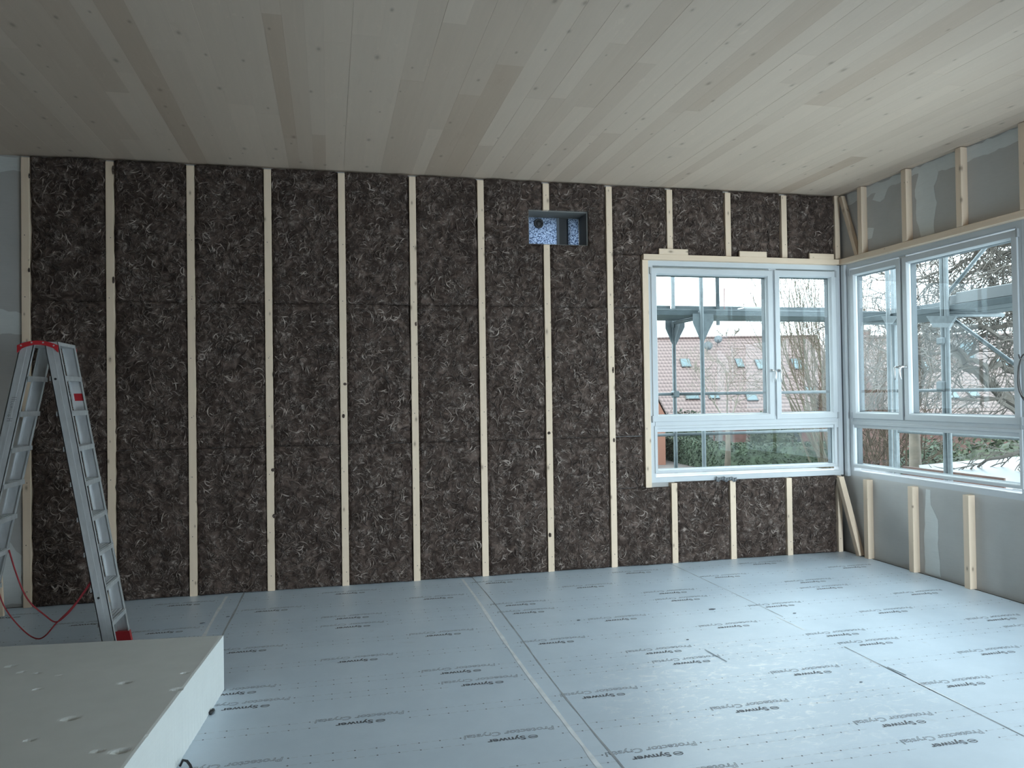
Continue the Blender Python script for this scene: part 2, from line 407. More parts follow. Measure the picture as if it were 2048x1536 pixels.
# ------------------------------------------------------------------ room shell
mb = MB()
mb.box(XL-.3, HX0, YP, YO, -.3, ZC+.1).box(HX1, WX0, YP, YO, -.3, ZC+.1)
mb.box(HX0, HX1, YP, YO, -.3, HZ0).box(HX0, HX1, YP, YO, HZ1, ZC+.1)
mb.box(WX0, WX1, YP, YO, -.3, WZ0).box(WX0, WX1, YP, YO, WZ1, ZC+.1)
mb.box(WX1, XO, YP+.06, YO, -.3, WZ0).box(WX1, XO, YP+.06, YO, WZ1, ZC+.1)
wall_back = struct(build(mb, 'wall_back', 'plaster'), 'grey plasterboard back wall behind the battens and mineral wool', 'wall')
WY0 = 3.9             # the glazing on the right goes on towards the viewer, out of view
mb = MB()
mb.box(XP, XO, YR-.3, YP+.06, -.3, WZ0).box(XP, XO, YR-.3, YP+.06, WZ1, ZC+.1).box(XP, XO, YR-.3, WY0, WZ0, WZ1)
wall_right = struct(build(mb, 'wall_right', 'plaster'), 'grey plasterboard right wall around the long window', 'wall')
struct(build(MB().box(XL-.3, XL, YR-.3, YP, -.3, ZC+.1), 'wall_left', 'plaster'), 'plasterboard left wall beside the stepladder', 'wall')
mb = MB().box(XL, 3.0, YR-.1, YR, -.3, ZC+.1).box(5.0, XP, YR-.1, YR, -.3, ZC+.1).box(3.0, 5.0, YR-.1, YR, 2.2, ZC+.1).box(3.0, 5.0, YR-.1, YR, -.3, 0)  # gap near the right end added so the rear lamp shines in
struct(build(mb, 'wall_rear', 'plaster'), 'plasterboard wall behind the viewer with an opening added for the fill lamp', 'wall')

# joint filler smeared on the plasterboard (thin, proud of the board)
def ragged(pts, d, name, parent, k=3, amp=.012, seed=1):
    """polygon outline with a torn edge"""
    r = random.Random(seed); out = []
    P = [Vector(p) for p in pts]
    for i, a in enumerate(P):
        b = P[(i+1) % len(P)]; L = (b-a).length; n = max(1, int(L/.05))
        for j in range(n):
            q = a.lerp(b, j/n)
            if j: q = q + Vector((0 if abs(d[0]) else r.uniform(-amp, amp), 0 if abs(d[1]) else r.uniform(-amp, amp), r.uniform(-amp, amp)))
            out.append(q)
    return build(MB().ext(out, d), name, 'filler', parent)
def rw(px, py): p = onx(px, py, XP-.0005); return (p.x, p.y, p.z)
ragged([rw(1757, 380), rw(1745, 400), rw(1752, 402), rw(1760, 404), rw(1768, 398), rw(1773, 384), rw(1781, 366), rw(1745, 376)], (-.0015, 0, 0), 'filler_patch', wall_right, seed=2, amp=.008)
ragged([rw(1838, 340), rw(1830, 380), rw(1832, 425), rw(1838, 455), rw(1842, 474), rw(1869, 466), rw(1868, 440), rw(1874, 405), rw(1868, 372), rw(1877, 345), rw(1872, 330)], (-.0015, 0, 0), 'filler_patch', wall_right, seed=3)
ragged([(XP-.0005, 6.9, ZC-.01), (XP-.0005, 6.9, ZC-.12), (XP-.0005, 5.9, ZC-.07), (XP-.0005, 5.6, ZC-.13), (XP-.0005, 5.2, ZC-.12), (XP-.0005, 4.3, ZC-.11), (XP-.0005, 4.3, ZC-.01)], (-.001, 0, 0), 'filler_strip', wall_right, seed=4)
ragged([rw(1852, 978), rw(1851, 1010), rw(1849, 1060), rw(1850, 1145), rw(1882, 1155), rw(1877, 1100), rw(1876, 1040), rw(1862, 1010), rw(1861, 980)], (-.0015, 0, 0), 'filler_patch', wall_right, seed=5, amp=.006)
ragged([rw(1729, 456), rw(1730, 480), rw(1744, 476), rw(1748, 456)], (-.001, 0, 0), 'filler_patch', wall_right, seed=6, amp=.006)
YF = YP-.0005
ragged([(XL+.1, YF, 3.52), (X0-.05, YF, 3.53), (X0-.05, YF, 3.65), (XL+.1, YF, 3.65)], (0, -.0015, 0), 'filler_strip', wall_back, seed=7)
ragged([(XL+.1, YF, 2.20), (X0-.04, YF, 2.20), (X0-.05, YF, 2.37), (X0-.3, YF, 2.42), (XL+.1, YF, 2.44)], (0, -.0015, 0), 'filler_strip', wall_back, seed=8)
ragged([(X0-.25, YF, .02), (X0-.06, YF, .02), (X0-.05, YF, .40), (X0-.14, YF, .52), (X0-.30, YF, .5)], (0, -.0015, 0), 'filler_patch', wall_back, seed=9)

# ------------------------------------------------------------------ floor: dark subfloor, lanes of printed protective fleece
floor = struct(build(MB().box(XL, XP, YR, YP, -.3, -.004), 'floor', 'slab'), 'floor covered with grey-blue printed protective fleece', 'floor')
def text_mesh(txt, size, thick=None, outline=None, shear=0):
    cu = bpy.data.curves.new('lettering', 'FONT'); cu.body = txt; cu.size = size; cu.align_x = 'CENTER'; cu.resolution_u = 3
    cu.shear = shear
    if thick: cu.offset = thick
    if outline: cu.fill_mode = 'NONE'; cu.bevel_depth = outline; cu.bevel_resolution = 0
    o = bpy.data.objects.new('lettering', cu); col.objects.link(o)
    dg = bpy.context.evaluated_depsgraph_get()
    me = bpy.data.meshes.new_from_object(o.evaluated_get(dg)); bpy.data.objects.remove(o)
    for v in me.vertices: v.co.z = v.co.z*.25
    return me
def fit_mesh(me, x0, x1):
    xs = [v.co.x for v in me.vertices]; a, b = min(xs), max(xs); k = (x1-x0)/(b-a)
    for v in me.vertices: v.co.x = x0+(v.co.x-a)*k
def recentre(me):
    me.materials.clear(); return me
# lettering is built reading along -x (upside down for the viewer), origin at the middle of the word pair
logo_word = text_mesh('Synwer', .056, thick=.0016); fit_mesh(logo_word, -.125+.062, .125)
lg = MB()
for k in range(24):    # ring with a bar, left of the word
    a0, a1 = 2*math.pi*k/24, 2*math.pi*(k+1)/24
    if k in (11, 23): continue
    q = [(math.cos(a)*r_*1.0-.10, math.sin(a)*r_*.72+.020, 0) for r_, a in ((.025, a0), (.025, a1), (.0185, a1), (.0185, a0))]
    lg.quad(*q)
lg.quad((-.116, .0165, 0), (-.084, .0165, 0), (-.084, .0235, 0), (-.116, .0235, 0))
bm = bmesh.new(); bm.from_mesh(logo_word); tmp = bpy.data.meshes.new('ring'); tmp.from_pydata(lg.v, [], lg.f); bm.from_mesh(tmp)
for v in bm.verts: v.co.x, v.co.y = -v.co.x, -v.co.y
bm.to_mesh(logo_word); bm.free(); logo_word.materials.clear(); logo_word.materials.append(M['ink'])
prod = text_mesh('Protector Crystal', .060, outline=.0011, shear=.15); fit_mesh(prod, -.228, .228)
for v in prod.vertices: v.co.x, v.co.y = -v.co.x, -v.co.y
prod.materials.clear(); prod.materials.append(M['ink_thin'])
dots = MB()
for k in range(9):
    for yy in (.020, .095):
        x = .25+.1*k; r_ = .0052
        dots.quad(*[(x+r_*math.cos(i*math.pi/3), yy+r_*math.sin(i*math.pi/3), 0) for i in range(6)])
dot_me = bpy.data.meshes.new('dots'); dot_me.from_pydata(dots.v, [], dots.f); dot_me.materials.append(M['ink_dot'])
hair = MB()
for yy in (.0195, .0945):
    for k in range(17): hair.quad((.262+.05*k, yy, 0), (.262+.05*k+.03, yy, 0), (.262+.05*k+.03, yy+.0016, 0), (.262+.05*k, yy+.0016, 0))
hair_me = bpy.data.meshes.new('hairline'); hair_me.from_pydata(hair.v, [], hair.f); hair_me.materials.append(M['ink_line'])

lanes = [(5.84, YP-.035, [(5.95, .145), (6.325, .845), (6.70, .14)]),
         (4.50, 5.84, [(4.61, .75), (4.98, .15), (5.355, .75), (5.72, .145)]),
         (3.19, 4.50, [(3.31, .14), (3.652, .84), (4.035, .137), (4.39, .84)]),
         (1.86, 3.19, [(1.97, .91), (2.33, .21), (2.70, .91), (3.07, .21)]),
         (YR, 1.86, [])]
for li, (y0, y1, rows) in enumerate(lanes):
    zt = -.0002*(li % 2)
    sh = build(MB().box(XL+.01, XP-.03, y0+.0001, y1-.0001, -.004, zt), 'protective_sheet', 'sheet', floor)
    for y, ph in rows:
        k = -4
        while ph+1.3*k < XP-.3:
            x = ph+1.3*k; k += 1
            if x < XL+.4: continue
            dx = rnd.uniform(-.008, .008)
            for nm, me, dy in (('logo_print', logo_word, .022), ('product_print', prod, .095), ('dot_print', dot_me, -.02), ('dash_print', hair_me, -.02)):
                if nm in ('dot_print', 'dash_print') and x+1.1 > XP: continue
                link(bpy.data.objects.new(nm, me), sh, (x+dx, y+dy, zt+.0006))
# pale dust lines and dark creases over the joints of the boards below
def strip(name, mat, xs, w, y0, y1, z=.0004, jit=.006, seed=0):
    z = .0009
    r = random.Random(seed); m = MB(); n = int((y1-y0)/.12); L = []; R_ = []
    for i in range(n+1):
        y = y0+(y1-y0)*i/n; x = xs+.012*math.sin(y*1.7+seed); k = w*r.uniform(.6, 1.3)
        L.append((x-k/2+r.uniform(-jit, jit)*.3, y, z)); R_.append((x+k/2+r.uniform(-jit, jit)*.3, y, z))
    for i in range(n): m.quad(L[i], R_[i], R_[i+1], L[i+1])
    m2 = MB(); m2.v = m.v; m2.f = m.f
    return build(m2, name, mat, floor)
strip('dust_line', 'tape', -.86, .026, 5.0, 6.9, seed=1); strip('board_crease', 'crease', -.74, .013, 4.8, 6.98, seed=2)
strip('dust_line', 'tape', 1.135, .022, 1.9, 6.93, seed=3); strip('board_crease', 'crease', 1.245, .009, 1.9, 6.98, seed=4)
strip('board_crease', 'crease', 3.20, .007, 5.1, 6.98, seed=5); strip('board_crease', 'crease', 3.20, .008, 2.0, 4.4, seed=6)
strip('dust_line', 'tape', 3.17, .02, 4.78, 5.12, seed=7); strip('dust_line', 'tape', 3.19, .012, 3.4, 4.2, seed=8)

# ------------------------------------------------------------------ ceiling: flush spruce lamellas running away from the viewer
ceiling = struct(build(MB().box(XL, XP, YR, YP, ZC+.03, ZC+.25), 'ceiling', 'ceil'), 'pale spruce plank ceiling', 'ceiling')
x = XL; r = random.Random(21)
while x < XP-.005:
    wd = r.choice((.10, .115, .13, .15, .16, .175)); x1 = min(x+wd, XP)
    y = YR+.0; first = True
    cuts = [YR]; c = YR+r.uniform(.8, 3.5)
    while c < YP-.5: cuts.append(c); c += r.uniform(1.6, 4.2)
    cuts.append(YP)
    for a, b_ in zip(cuts, cuts[1:]):
        dz = r.uniform(0, .0012)
        build(MB().cbox(x+.0001, x1-.0001, a+.0001, b_-.0001, ZC+dz, ZC+.03, .0005), 'plank', 'ceil', ceiling)
    x = x1

# ------------------------------------------------------------------ battens of the back wall
def batten(x, z0, z1, label, y0=YB, y1=YP, wd=.06, lean=0):
    m = MB().cbox(x-wd/2, x+wd/2, y0, y1, z0, z1, .002)
    o = build(m, 'batten', 'bat_z')
    for z in [z0+.12+.02*rnd.random()]+[z0+.5*(k+1) for k in range(int((z1-z0-.3)/.5))]:   # screw heads
        s = MB(); cx = x+rnd.uniform(-.008, .008)
        s.ext([(cx+.0042*math.cos(i*math.pi/3), y0-.0006, z+.0042*math.sin(i*math.pi/3)) for i in range(6)], (0, .002, 0))
        build(s, 'screw_head', 'gasket', o)
    return tag(o, label, 'batten', 'back wall battens')
ZT = 3.634
full = []
for i in range(9):
    x = X0+S*i
    if i == 7: continue
    side = ['at the far left end of the wool', 'right behind the stepladder', 'just right of the stepladder', '', '', '', 'left of the small high opening', '', 'between small opening and window'][i]
    batten(x, 0.001, ZT, '%s full-height wooden batten from the left on the back wall' % ORD[len(full)].capitalize())
    full.append(x)
batten(X0+S*7, HZ1+.005, ZT, 'Short wooden batten piece above the small high opening')
batten(X0+S*7, .001, HZ0-.012, 'Long wooden batten standing below the small high opening')
for k, i in enumerate((9, 10, 11)):
    x = X0+S*i
    batten(x, 3.052 if k == 0 else 3.0, ZT, '%s short batten from the left above the back window' % ORD[k].capitalize())
    batten(x, .001, .776, '%s short batten from the left below the back window' % ORD[k].capitalize())
batten(5.108, 3.005, ZC-.004, 'Short corner batten above the window at the right end of the wool', wd=.058)
batten(5.075, .001, .775, 'Short corner batten below the window at the right end of the wool', wd=.05)

# ------------------------------------------------------------------ mineral wool batts
def lines(a, b_, st, extra):
    ks = sorted([a, b_]+[e for e in extra if a+.01 < e < b_-.01]); out = []
    for u, v in zip(ks, ks[1:]):
        n = max(1, round((v-u)/st)); out += [u+(v-u)*k/n for k in range(n)]
    return out+[b_]
def batt(x0, x1, z0, z1, label, seed, hole=None):
    m = MB(); off = Vector((seed*7.3, seed*3.1, seed*1.7)); r = random.Random(seed)
    hx = hole[:2] if hole else (); hz_ = hole[2:] if hole else ()
    XS = lines(x0, x1, .022, hx); ZS = lines(z0, z1, .022, hz_); nx, nz = len(XS)-1, len(ZS)-1
    idx = {}
    for j, zz in enumerate(ZS):
        for i, xx in enumerate(XS):
            x, z = xx, zz; d = min(x-x0, x1-x); dz = min(z-z0, z1-z); p = Vector((x, 0, z))
            y = YB+.006 + .026*max(0, 1-d/.03)**2*(1+.7*noise.noise(Vector((x*2, seed*3.0, z*7)))) + .003*max(0, 1-dz/.02)**2
            y += .022*noise.noise(p*4+off) + .014*noise.noise(p*13+off) + .010*noise.noise(p*34+off)
            if i in (0, nx): x += (1 if i == 0 else -1)*.010*abs(noise.noise(Vector((i, z*9, seed*5.0))))
            if j in (0, nz): z += (1 if j == 0 else -1)*.004*abs(noise.noise(Vector((x*12, j, seed*5.0))))
            y = min(y, YP-.012)
            idx[i, j] = len(m.v); m.v.append((x, y, z))
    for j in range(nz):
        for i in range(nx):
            if hole:
                cx, cz = (XS[i]+XS[i+1])/2, (ZS[j]+ZS[j+1])/2
                if hole[0] < cx < hole[1] and hole[2] < cz < hole[3]: continue
            m.f.append((idx[i, j], idx[i+1, j], idx[i+1, j+1], idx[i, j+1]))
    n0 = len(m.v); cnt = {}
    for f in m.f:
        for a, b_ in zip(f, f[1:]+f[:1]): cnt[(a, b_)] = 1
    back = {}
    for a, b_ in [e for e in cnt if (e[1], e[0]) not in cnt]:
        for q in (a, b_):
            if q not in back: back[q] = len(m.v); v = m.v[q]; m.v.append((v[0], YP-.001, v[2]))
        m.f.append((b_, a, back[a], back[b_]))
    o = build(m, 'mineral_wool_batt', 'wool', smooth=True)
    # curled loose fibres lying on the face
    nf = int((x1-x0)*(z1-z0)*330); fb = MB()
    def surf(x, z):
        p = Vector((x, 0, z)); return YB+.006+.022*noise.noise(p*4+off)+.014*noise.noise(p*13+off)
    for _ in range(nf):
        x, z = r.uniform(x0+.015, x1-.015), r.uniform(z0+.015, z1-.015)
        if hole and hole[0]-.06 < x < hole[1]+.06 and hole[2]-.06 < z < hole[3]+.06: continue
        a = 6.3*noise.noise(Vector((x*2.2, seed*.3, z*2.2)))+r.gauss(0, .9); cv = r.choice((-1, 1))*r.uniform(4, 28); L_ = r.uniform(.03, .12); rr = r.uniform(.0022, .0075); n_ = 5
        px_, pz_ = x, z; ctr = []
        for k in range(n_+1):
            ctr.append((px_, surf(px_, pz_)-.001-.006*math.sin(math.pi*k/n_)*r.uniform(.4, 1), pz_)); px_ += math.cos(a)*L_/n_; pz_ += math.sin(a)*L_/n_; a += cv*L_/n_
        if any(not (x0+.004 < q[0] < x1-.004 and z0+.004 < q[2] < z1-.004) for q in ctr): continue
        fb.path(ctr, [rr*(.25+.75*math.sin(math.pi*(k+.4)/(n_+.8))) for k in range(n_+1)], 4, False)
    fo_ = build(fb, 'loose_fibres', 'fibre', o, True); fo_['kind'] = 'stuff'
    return tag(o, label, 'insulation', 'brown mineral wool batts in the back wall')
def tuft(parent, x, z, sx, sz, seed):
    r = random.Random(seed); bm = bmesh.new(); bmesh.ops.create_icosphere(bm, subdivisions=2, radius=1)
    for v in bm.verts:
        k = 1+.45*noise.noise(v.co*2.1+Vector((seed, 0, 0)))
        v.co = Vector((x+v.co.x*sx*k, YB-.001+v.co.y*.009*k, z+v.co.z*sz*k))
    m = MB(); bm.verts.index_update(); m.v = [tuple(v.co) for v in bm.verts]; m.f = [tuple(v.index for v in f.verts) for f in bm.faces]; bm.free()
    return build(m, 'wool_tuft', 'wool', parent, True)
rowz = [(.004, 1.237, 'bottom'), (1.239, 2.474, 'middle'), (2.476, ZC-.012, 'top')]
BW = .030
sd = 1; batts = {}
for i in range(8):
    xa, xb = X0+S*i+BW, X0+S*(i+1)-BW
    for z0, z1, rn in rowz:
        nm = 'Brown mineral wool batt in the %s row, %s bay from the left' % (rn, ORD[i])
        if rn == 'top' and i in (6, 7):
            h = (HX0-.012, xb+.05, HZ0-.012, HZ1+.012) if i == 6 else (xa-.05, HX1+.012, HZ0-.012, HZ1+.012)
            batts[i, rn] = batt(xa, xb, z0, z1, 'Top-row wool batt cut out around the %s part of the small opening' % ('left', 'right')[i-6], sd, h); sd += 1
            continue
        batts[i, rn] = batt(xa, xb, z0, z1, nm, sd); sd += 1
xa = X0+S*8+BW
batts[8, 'middle'] = batt(xa, 2.945, 1.241, 2.472, 'Narrow wool strip in the middle row left of the back window', sd); sd += 1
batt(xa, 2.945, 2.478, 2.985, 'Short narrow wool strip beside the upper corner of the back window', sd); sd += 1
batt(xa, X0+S*9-BW, 2.990, ZC-.012, 'Wool batt over the left corner of the back window', sd); sd += 1
batt(xa, 2.945, .745, 1.235, 'Narrow wool strip beside the lower corner of the back window', sd); sd += 1
batt(xa, X0+S*9-BW, .004, .738, 'Wool batt below the left corner of the back window', sd); sd += 1
for k, (i, xe) in enumerate(((9, X0+S*10-BW), (10, X0+S*11-BW), (11, 5.078))):
    batt(X0+S*i+BW, xe, 3.005, ZC-.012, '%s wool batt from the left between short battens above the window' % ORD[k].capitalize(), sd); sd += 1
    batt(X0+S*i+BW, xe-(.03 if k == 2 else 0), .004, .782, '%s wool batt from the left between short battens below the window' % ORD[k].capitalize(), sd); sd += 1
for (px, py, i, rn, sx, sz) in ((548, 748, 3, 'middle', .012, .03), (690, 768, 3, 'middle', .014, .012), (687, 832, 3, 'middle', .012, .018), (546, 940, 3, 'bottom', .016, .014), (549, 1032, 3, 'bottom', .016, .02),
        (227, 560, 1, 'top', .01, .03), (226, 340, 1, 'top', .008, .04), (832, 648, 5, 'middle', .01, .02), (978, 912, 6, 'bottom', .012, .012), (1100, 1070, 7, 'bottom', .014, .02), (1098, 866, 7, 'middle', .015, .014),
        (1228, 880, 7, 'bottom', .01, .02), (845, 1010, 5, 'bottom', .008, .05), (1226, 740, 7, 'middle', .008, .03), (59, 352, 0, 'top', .007, .02), (58, 540, 0, 'top', .008, .02)):
    p = ony(px, py, YB); b = batts.get((i, rn)) or batts[i-1, rn]
    tuft(b, p.x, p.z, sx, sz, int(px+py))

# ------------------------------------------------------------------ timber around the windows
def bar(name, m, mat, label, cat='batten', group=None): return tag(build(m, name, mat), label, cat, group)
bar('window_head_rail', MB().cbox(2.951, XB-.01, YB-.034, YP, 2.94, 2.992, .002), 'bat_x', 'Horizontal wooden rail lying over the head of the back window')
bar('window_side_batten', MB().cbox(2.951, 3.012, YB, YP, .742, 2.938, .002), 'bat_z', 'Upright wooden batten along the left side of the back window')
for k, (a, b_) in enumerate(((3.113, 3.418), (3.971, 4.272), (4.755, 5.037))):
    bar('packing_block', MB().cbox(a, b_, YB-.034, YB-.012, 2.9925, 3.048, .003), 'bat_x', 'Small wooden block on the window head rail, %s of three' % ('leftmost', 'middle one', 'rightmost')[k], 'block', 'packing blocks on the head rail')
bar('window_head_rail', MB().cbox(XB, XP+.01, WY0, YB-.01, 2.94, 2.995, .002), 'bat_y', 'Horizontal wooden rail over the head of the right wall window')
# right wall battens
for k, y in enumerate((6.60, 5.995, 5.365, 4.755, 4.13, 3.5)):
    if k < 5: bar('batten', MB().cbox(XB, XP-.0005, y, y+.06, 2.997, ZC-.006, .002), 'bat_z', '%s short batten from the corner on the right wall above the window' % ORD[k].capitalize(), group='right wall battens')
    if k < 5: bar('batten', MB().cbox(XB, XP-.0005, y, y+.06, .0005, .772, .002), 'bat_z', '%s short batten from the corner on the right wall below the window' % ORD[k].capitalize(), group='right wall battens')
# loose battens leaning in the corner
bar('leaning_batten', MB().obar((5.128, 6.925, 3.63), (5.150, 6.72, 3.0), .045, .045, (0, 1, 0)), 'bat_z', 'Short batten leaning slanted in the upper corner above the windows')
bar('leaning_batten', MB().obar((5.055, 6.945, .768), (5.125, 6.745, .004), .058, .052, (0, 1, 0)), 'bat_z', 'Short batten leaning slanted in the lower corner below the windows')
bar('leaning_post', MB().obar((-2.485, 6.74, .004), (-2.66, 6.985, 1.9), .05, .03, (0, 1, 0)), 'bat_z', 'Pale narrow timber leaning on the wall at the left picture edge')

# ------------------------------------------------------------------ windows
def ring_mb(mp, a0, a1, b0, b1, prof, closed=True):
    m = MB(); k = len(prof)
    for wd, d in prof:
        for a, b_ in ((a0+wd, b0+wd), (a1-wd, b0+wd), (a1-wd, b1-wd), (a0+wd, b1-wd)): m.v.append(mp(a, b_, d))
    for i in range(k if closed else k-1):
        j = (i+1) % k
        for c in range(4): m.f.append((i*4+c, i*4+(c+1) % 4, j*4+(c+1) % 4, j*4+c))
    return m
def slab_mb(mp, a0, a1, b0, b1, d0, d1):
    return MB().hexa([mp(a0, b0, d0), mp(a1, b0, d0), mp(a1, b0, d1), mp(a0, b0, d1), mp(a0, b1, d0), mp(a1, b1, d0), mp(a1, b1, d1), mp(a0, b1, d1)])
SASH = [(0, .062), (0, .004), (.004, 0), (.052, 0), (.056, .004), (.064, .020), (.066, .024), (.066, .062)]
def handle(mp, a, b, parent, side):
    m = MB()
    m.path([mp(a, b, -.001), mp(a, b, -.012)], .016, 12)
    r_ = build(m, 'handle', 'chrome', parent, True)
    l = MB().path([mp(a, b, -.010), mp(a, b, -.045), mp(a+side*.006, b-.006, -.056), mp(a+side*.012, b-.03, -.060), mp(a+side*.010, b-.075, -.058), mp(a+side*.004, b-.115, -.052)], [.010, .009, .010, .009, .0085, .007], 8)
    for v in l.v: pass
    m2 = MB(); m2.v = l.v; m2.f = l.f
    me = mesh_of('lever', m2, WORLD[r_.name]); me.materials.append(M['chrome'])
    bmj = bmesh.new(); bmj.from_mesh(r_.data); bmj.from_mesh(me); bmj.to_mesh(r_.data); bmj.free()
    for p in r_.data.polygons: p.use_smooth = True
def window(name, mp, A0, A1, B0, B1, sashes, low, label, df=.012):
    root = struct(empty(name, mp((A0+A1)/2, B0, .03)), label, 'window')
    f = ring_mb(mp, A0, A1, B0, B1, [(0, .095), (0, df), (.045, df), (.050, df+.006), (.050, .095)])
    build(f, 'frame', 'frame', root)
    t0, t1 = low[3], sashes[0][2]
    build(slab_mb(mp, A0+.05, A1-.05, t0-.03, t1+.035, df+.001, .094), 'transom', 'frame', root)
    for s0, s1 in zip(sashes, sashes[1:]):
        lo, hi = sorted((s0[1], s1[0])) if s0[1] < s1[0] else sorted((s0[0], s1[1]))
        build(slab_mb(mp, lo-.03, hi+.03, t1, B1-.03, .022, .094), 'mullion', 'frame', root)
    for a0, a1, b0, b1, ha, hs in sashes:
        s = build(ring_mb(mp, a0, a1, b0, b1, SASH), 'sash', 'frame', root)
        build(slab_mb(mp, a0+.06, a1-.06, b0+.06, b1-.06, .036, .042), 'pane', 'glass', s)
        build(ring_mb(mp, a0+.045, a1-.045, b0+.045, b1-.045, [(0, .064), (0, .098), (.026, .098), (.024, .044), (.02, .044)]), 'outer_frame', 'frame_out', s)
        if ha is not None: handle(mp, ha, 1.86, s, hs)
        e = a0 if hs > 0 else a1; sg = 1 if hs > 0 else -1
        for zb in (b0-.004, b1-.06):
            build(slab_mb(mp, e-.012, e+.004, zb, zb+.065, -.008, .012), 'hinge_cover', 'hinge', s)
    a0, a1, b0, b1 = low
    lo = build(ring_mb(mp, a0-.035, a1+.035, b0-.03, b1+.03, [(0, .06), (0, .006), (.003, .003), (.026, .003), (.034, .016), (.034, .06)]), 'fixed_light', 'frame', root)
    build(slab_mb(mp, a0-.01, a1+.01, b0-.01, b1+.01, .036, .042), 'pane', 'glass', lo)
    build(ring_mb(mp, a0-.012, a1+.012, b0-.012, b1+.012, [(0, .063), (0, .098), (.02, .098), (.017, .044), (.012, .044)]), 'outer_frame', 'frame_out', lo)
    return root
mpB = lambda a, b, d: (a, 6.988+d, b)
mpR = lambda a, b, d: (5.160+d, a, b)
window('window_1', mpB, WX0, WX1, WZ0, WZ1, [(3.044, 4.358, 1.370, 2.868, 4.328, 1), (4.381, 5.086, 1.370, 2.876, 4.410, -1)], (3.092, 5.030, .902, 1.302), 'white window in the back wall, two sashes over a fixed pane')
window('window_2', mpR, VY0, VY1, WZ0, WZ1, [(6.160, 6.878, 1.366, 2.872, 6.190, -1), (4.900, 6.136, 1.366, 2.872, 6.106, 1)], (4.93, 6.86, .902, 1.302), 'white window in the right wall meeting the back window at the corner')
# further bay of the right wall glazing, outside the picture
mp3 = mpR
root = struct(empty('window_3', (5.19, 4.4, WZ0)), 'white window bay in the right wall continuing towards the viewer', 'window')
build(ring_mb(mp3, WY0, VY0-.002, WZ0, WZ1, [(0, .095), (0, .012), (.07, .012), (.07, .095)]), 'frame', 'frame', root)
build(slab_mb(mp3, WY0+.06, VY0-.06, WZ0+.06, WZ1-.06, .036, .042), 'pane', 'glass', root)
struct(build(MB().cbox(5.141, 5.200, 6.932, 6.986, WZ0-.01, 2.938, .004), 'trim_1', 'frame'), 'white corner post strip between the two windows', 'trim')
struct(build(MB().box(5.142, 5.275, 6.99, 7.105, WZ0, WZ1), 'trim_2', 'frame_out'), 'dark outer corner post of the windows', 'trim')
# outer sills
struct(build(MB().box(WX0, WX1, 7.085, YO+.06, WZ0+.0, WZ0+.03), 'trim_3', 'zinc'), 'metal sill outside the back window', 'trim')
struct(build(MB().box(5.257, XO+.06, WY0, VY1, WZ0, WZ0+.03), 'trim_4', 'zinc'), 'metal sill outside the right wall window', 'trim')
# scrap of film hanging from the sill
fm = MB(); pts = []
for i in range(9):
    px = 1432+i*5.2; tp = ony(px, 952+4*abs(math.sin(i*1.1)), YB-.006); bt = ony(px, 962+2.5*math.sin(i*2.0), YB-.010-.006*math.sin(i*1.7))
    pts.append((tp, bt))
for (a, b_), (c, d) in zip(pts, pts[1:]): fm.quad(a, c, d, b_)
fo = build(fm, 'film_scrap', 'white_sheet', None, True); mdf = fo.modifiers.new('thickness', 'SOLIDIFY'); mdf.thickness = .001
tag(fo, 'scrap of white film lying on the wool under the back window', 'film')

# ------------------------------------------------------------------ small opening high in the wall
root = struct(empty('window_4', ((HX0+HX1)/2, 7.15, HZ0)), 'small high opening with two speckled panes and a dark gap', 'window')
build(ring_mb(lambda a, b, d: (a, YB+.012+d, b), HX0-.012, HX1+.012, HZ0-.012, HZ1+.012, [(0, .44), (0, .03), (.013, .03), (.013, .44)]), 'reveal_lining', 'lining', root)
yp = 7.25
pn = build(MB().cbox(HX0+.004, 2.178, yp, yp+.006, HZ0+.003, HZ1-.003, .001), 'pane', 'speckle', root)
build(MB().cbox(2.295, HX1-.004, yp, yp+.006, HZ0+.003, HZ1-.003, .001), 'pane', 'speckle', root)
build(MB().box(2.178, 2.200, yp-.01, yp+.02, HZ0+.003, HZ1-.003), 'pane_edge', 'frame_out', root)
build(MB().box(2.190, 2.310, yp+.03, yp+.05, HZ0+.003, HZ1-.003), 'dark_board', 'gasket', root)
c = ony(1077, 447, yp)
m = MB()
for rr, rt in ((.038, .012),):
    ringp = [(c.x+rr*math.cos(k*math.pi/8), yp-.004, c.z+rr*math.sin(k*math.pi/8)) for k in range(17)]
    m.path(ringp, rt, 8)
m.path([(c.x, yp-.001, c.z), (c.x, yp-.010, c.z)], .034, 16)
build(m, 'round_knob', 'gasket', pn, True)

# ------------------------------------------------------------------ stepladder
lad = empty('stepladder', (-1.84, 5.68, 0))
tag(lad, 'aluminium A-frame stepladder with red top caps and slack red straps', 'ladder')
YN, YFAR = 5.50, 5.85; DEP = .080
def stile(ft, tp, side, y0, inward, z0=.0):
    """C section: web in the plane y0, flanges pointing inward; ft/tp are x of the outer edge at z=0 and z=2.03"""
    m = MB(); H = 2.035
    xo = lambda z: ft+(tp-ft)*z/2.035
    for (a, b_, d0, d1) in ((0, DEP, 0, .004), (0, .005, 0, .028), (DEP-.005, DEP, 0, .028), (DEP*.5-.004, DEP*.5+.004, -.0015, .001)):
        q = []
        for z in (z0, H):
            X_ = xo(z); ya, yb = y0+inward*d0, y0+inward*d1
            q += [(X_-side*a, ya, z), (X_-side*b_, ya, z), (X_-side*b_, yb, z), (X_-side*a, yb, z)]
        m.hexa(q)
    return build(m, 'stile', 'alu', lad)
secs = ((-1.350, -1.692, 1), (-2.325, -1.906, -1))
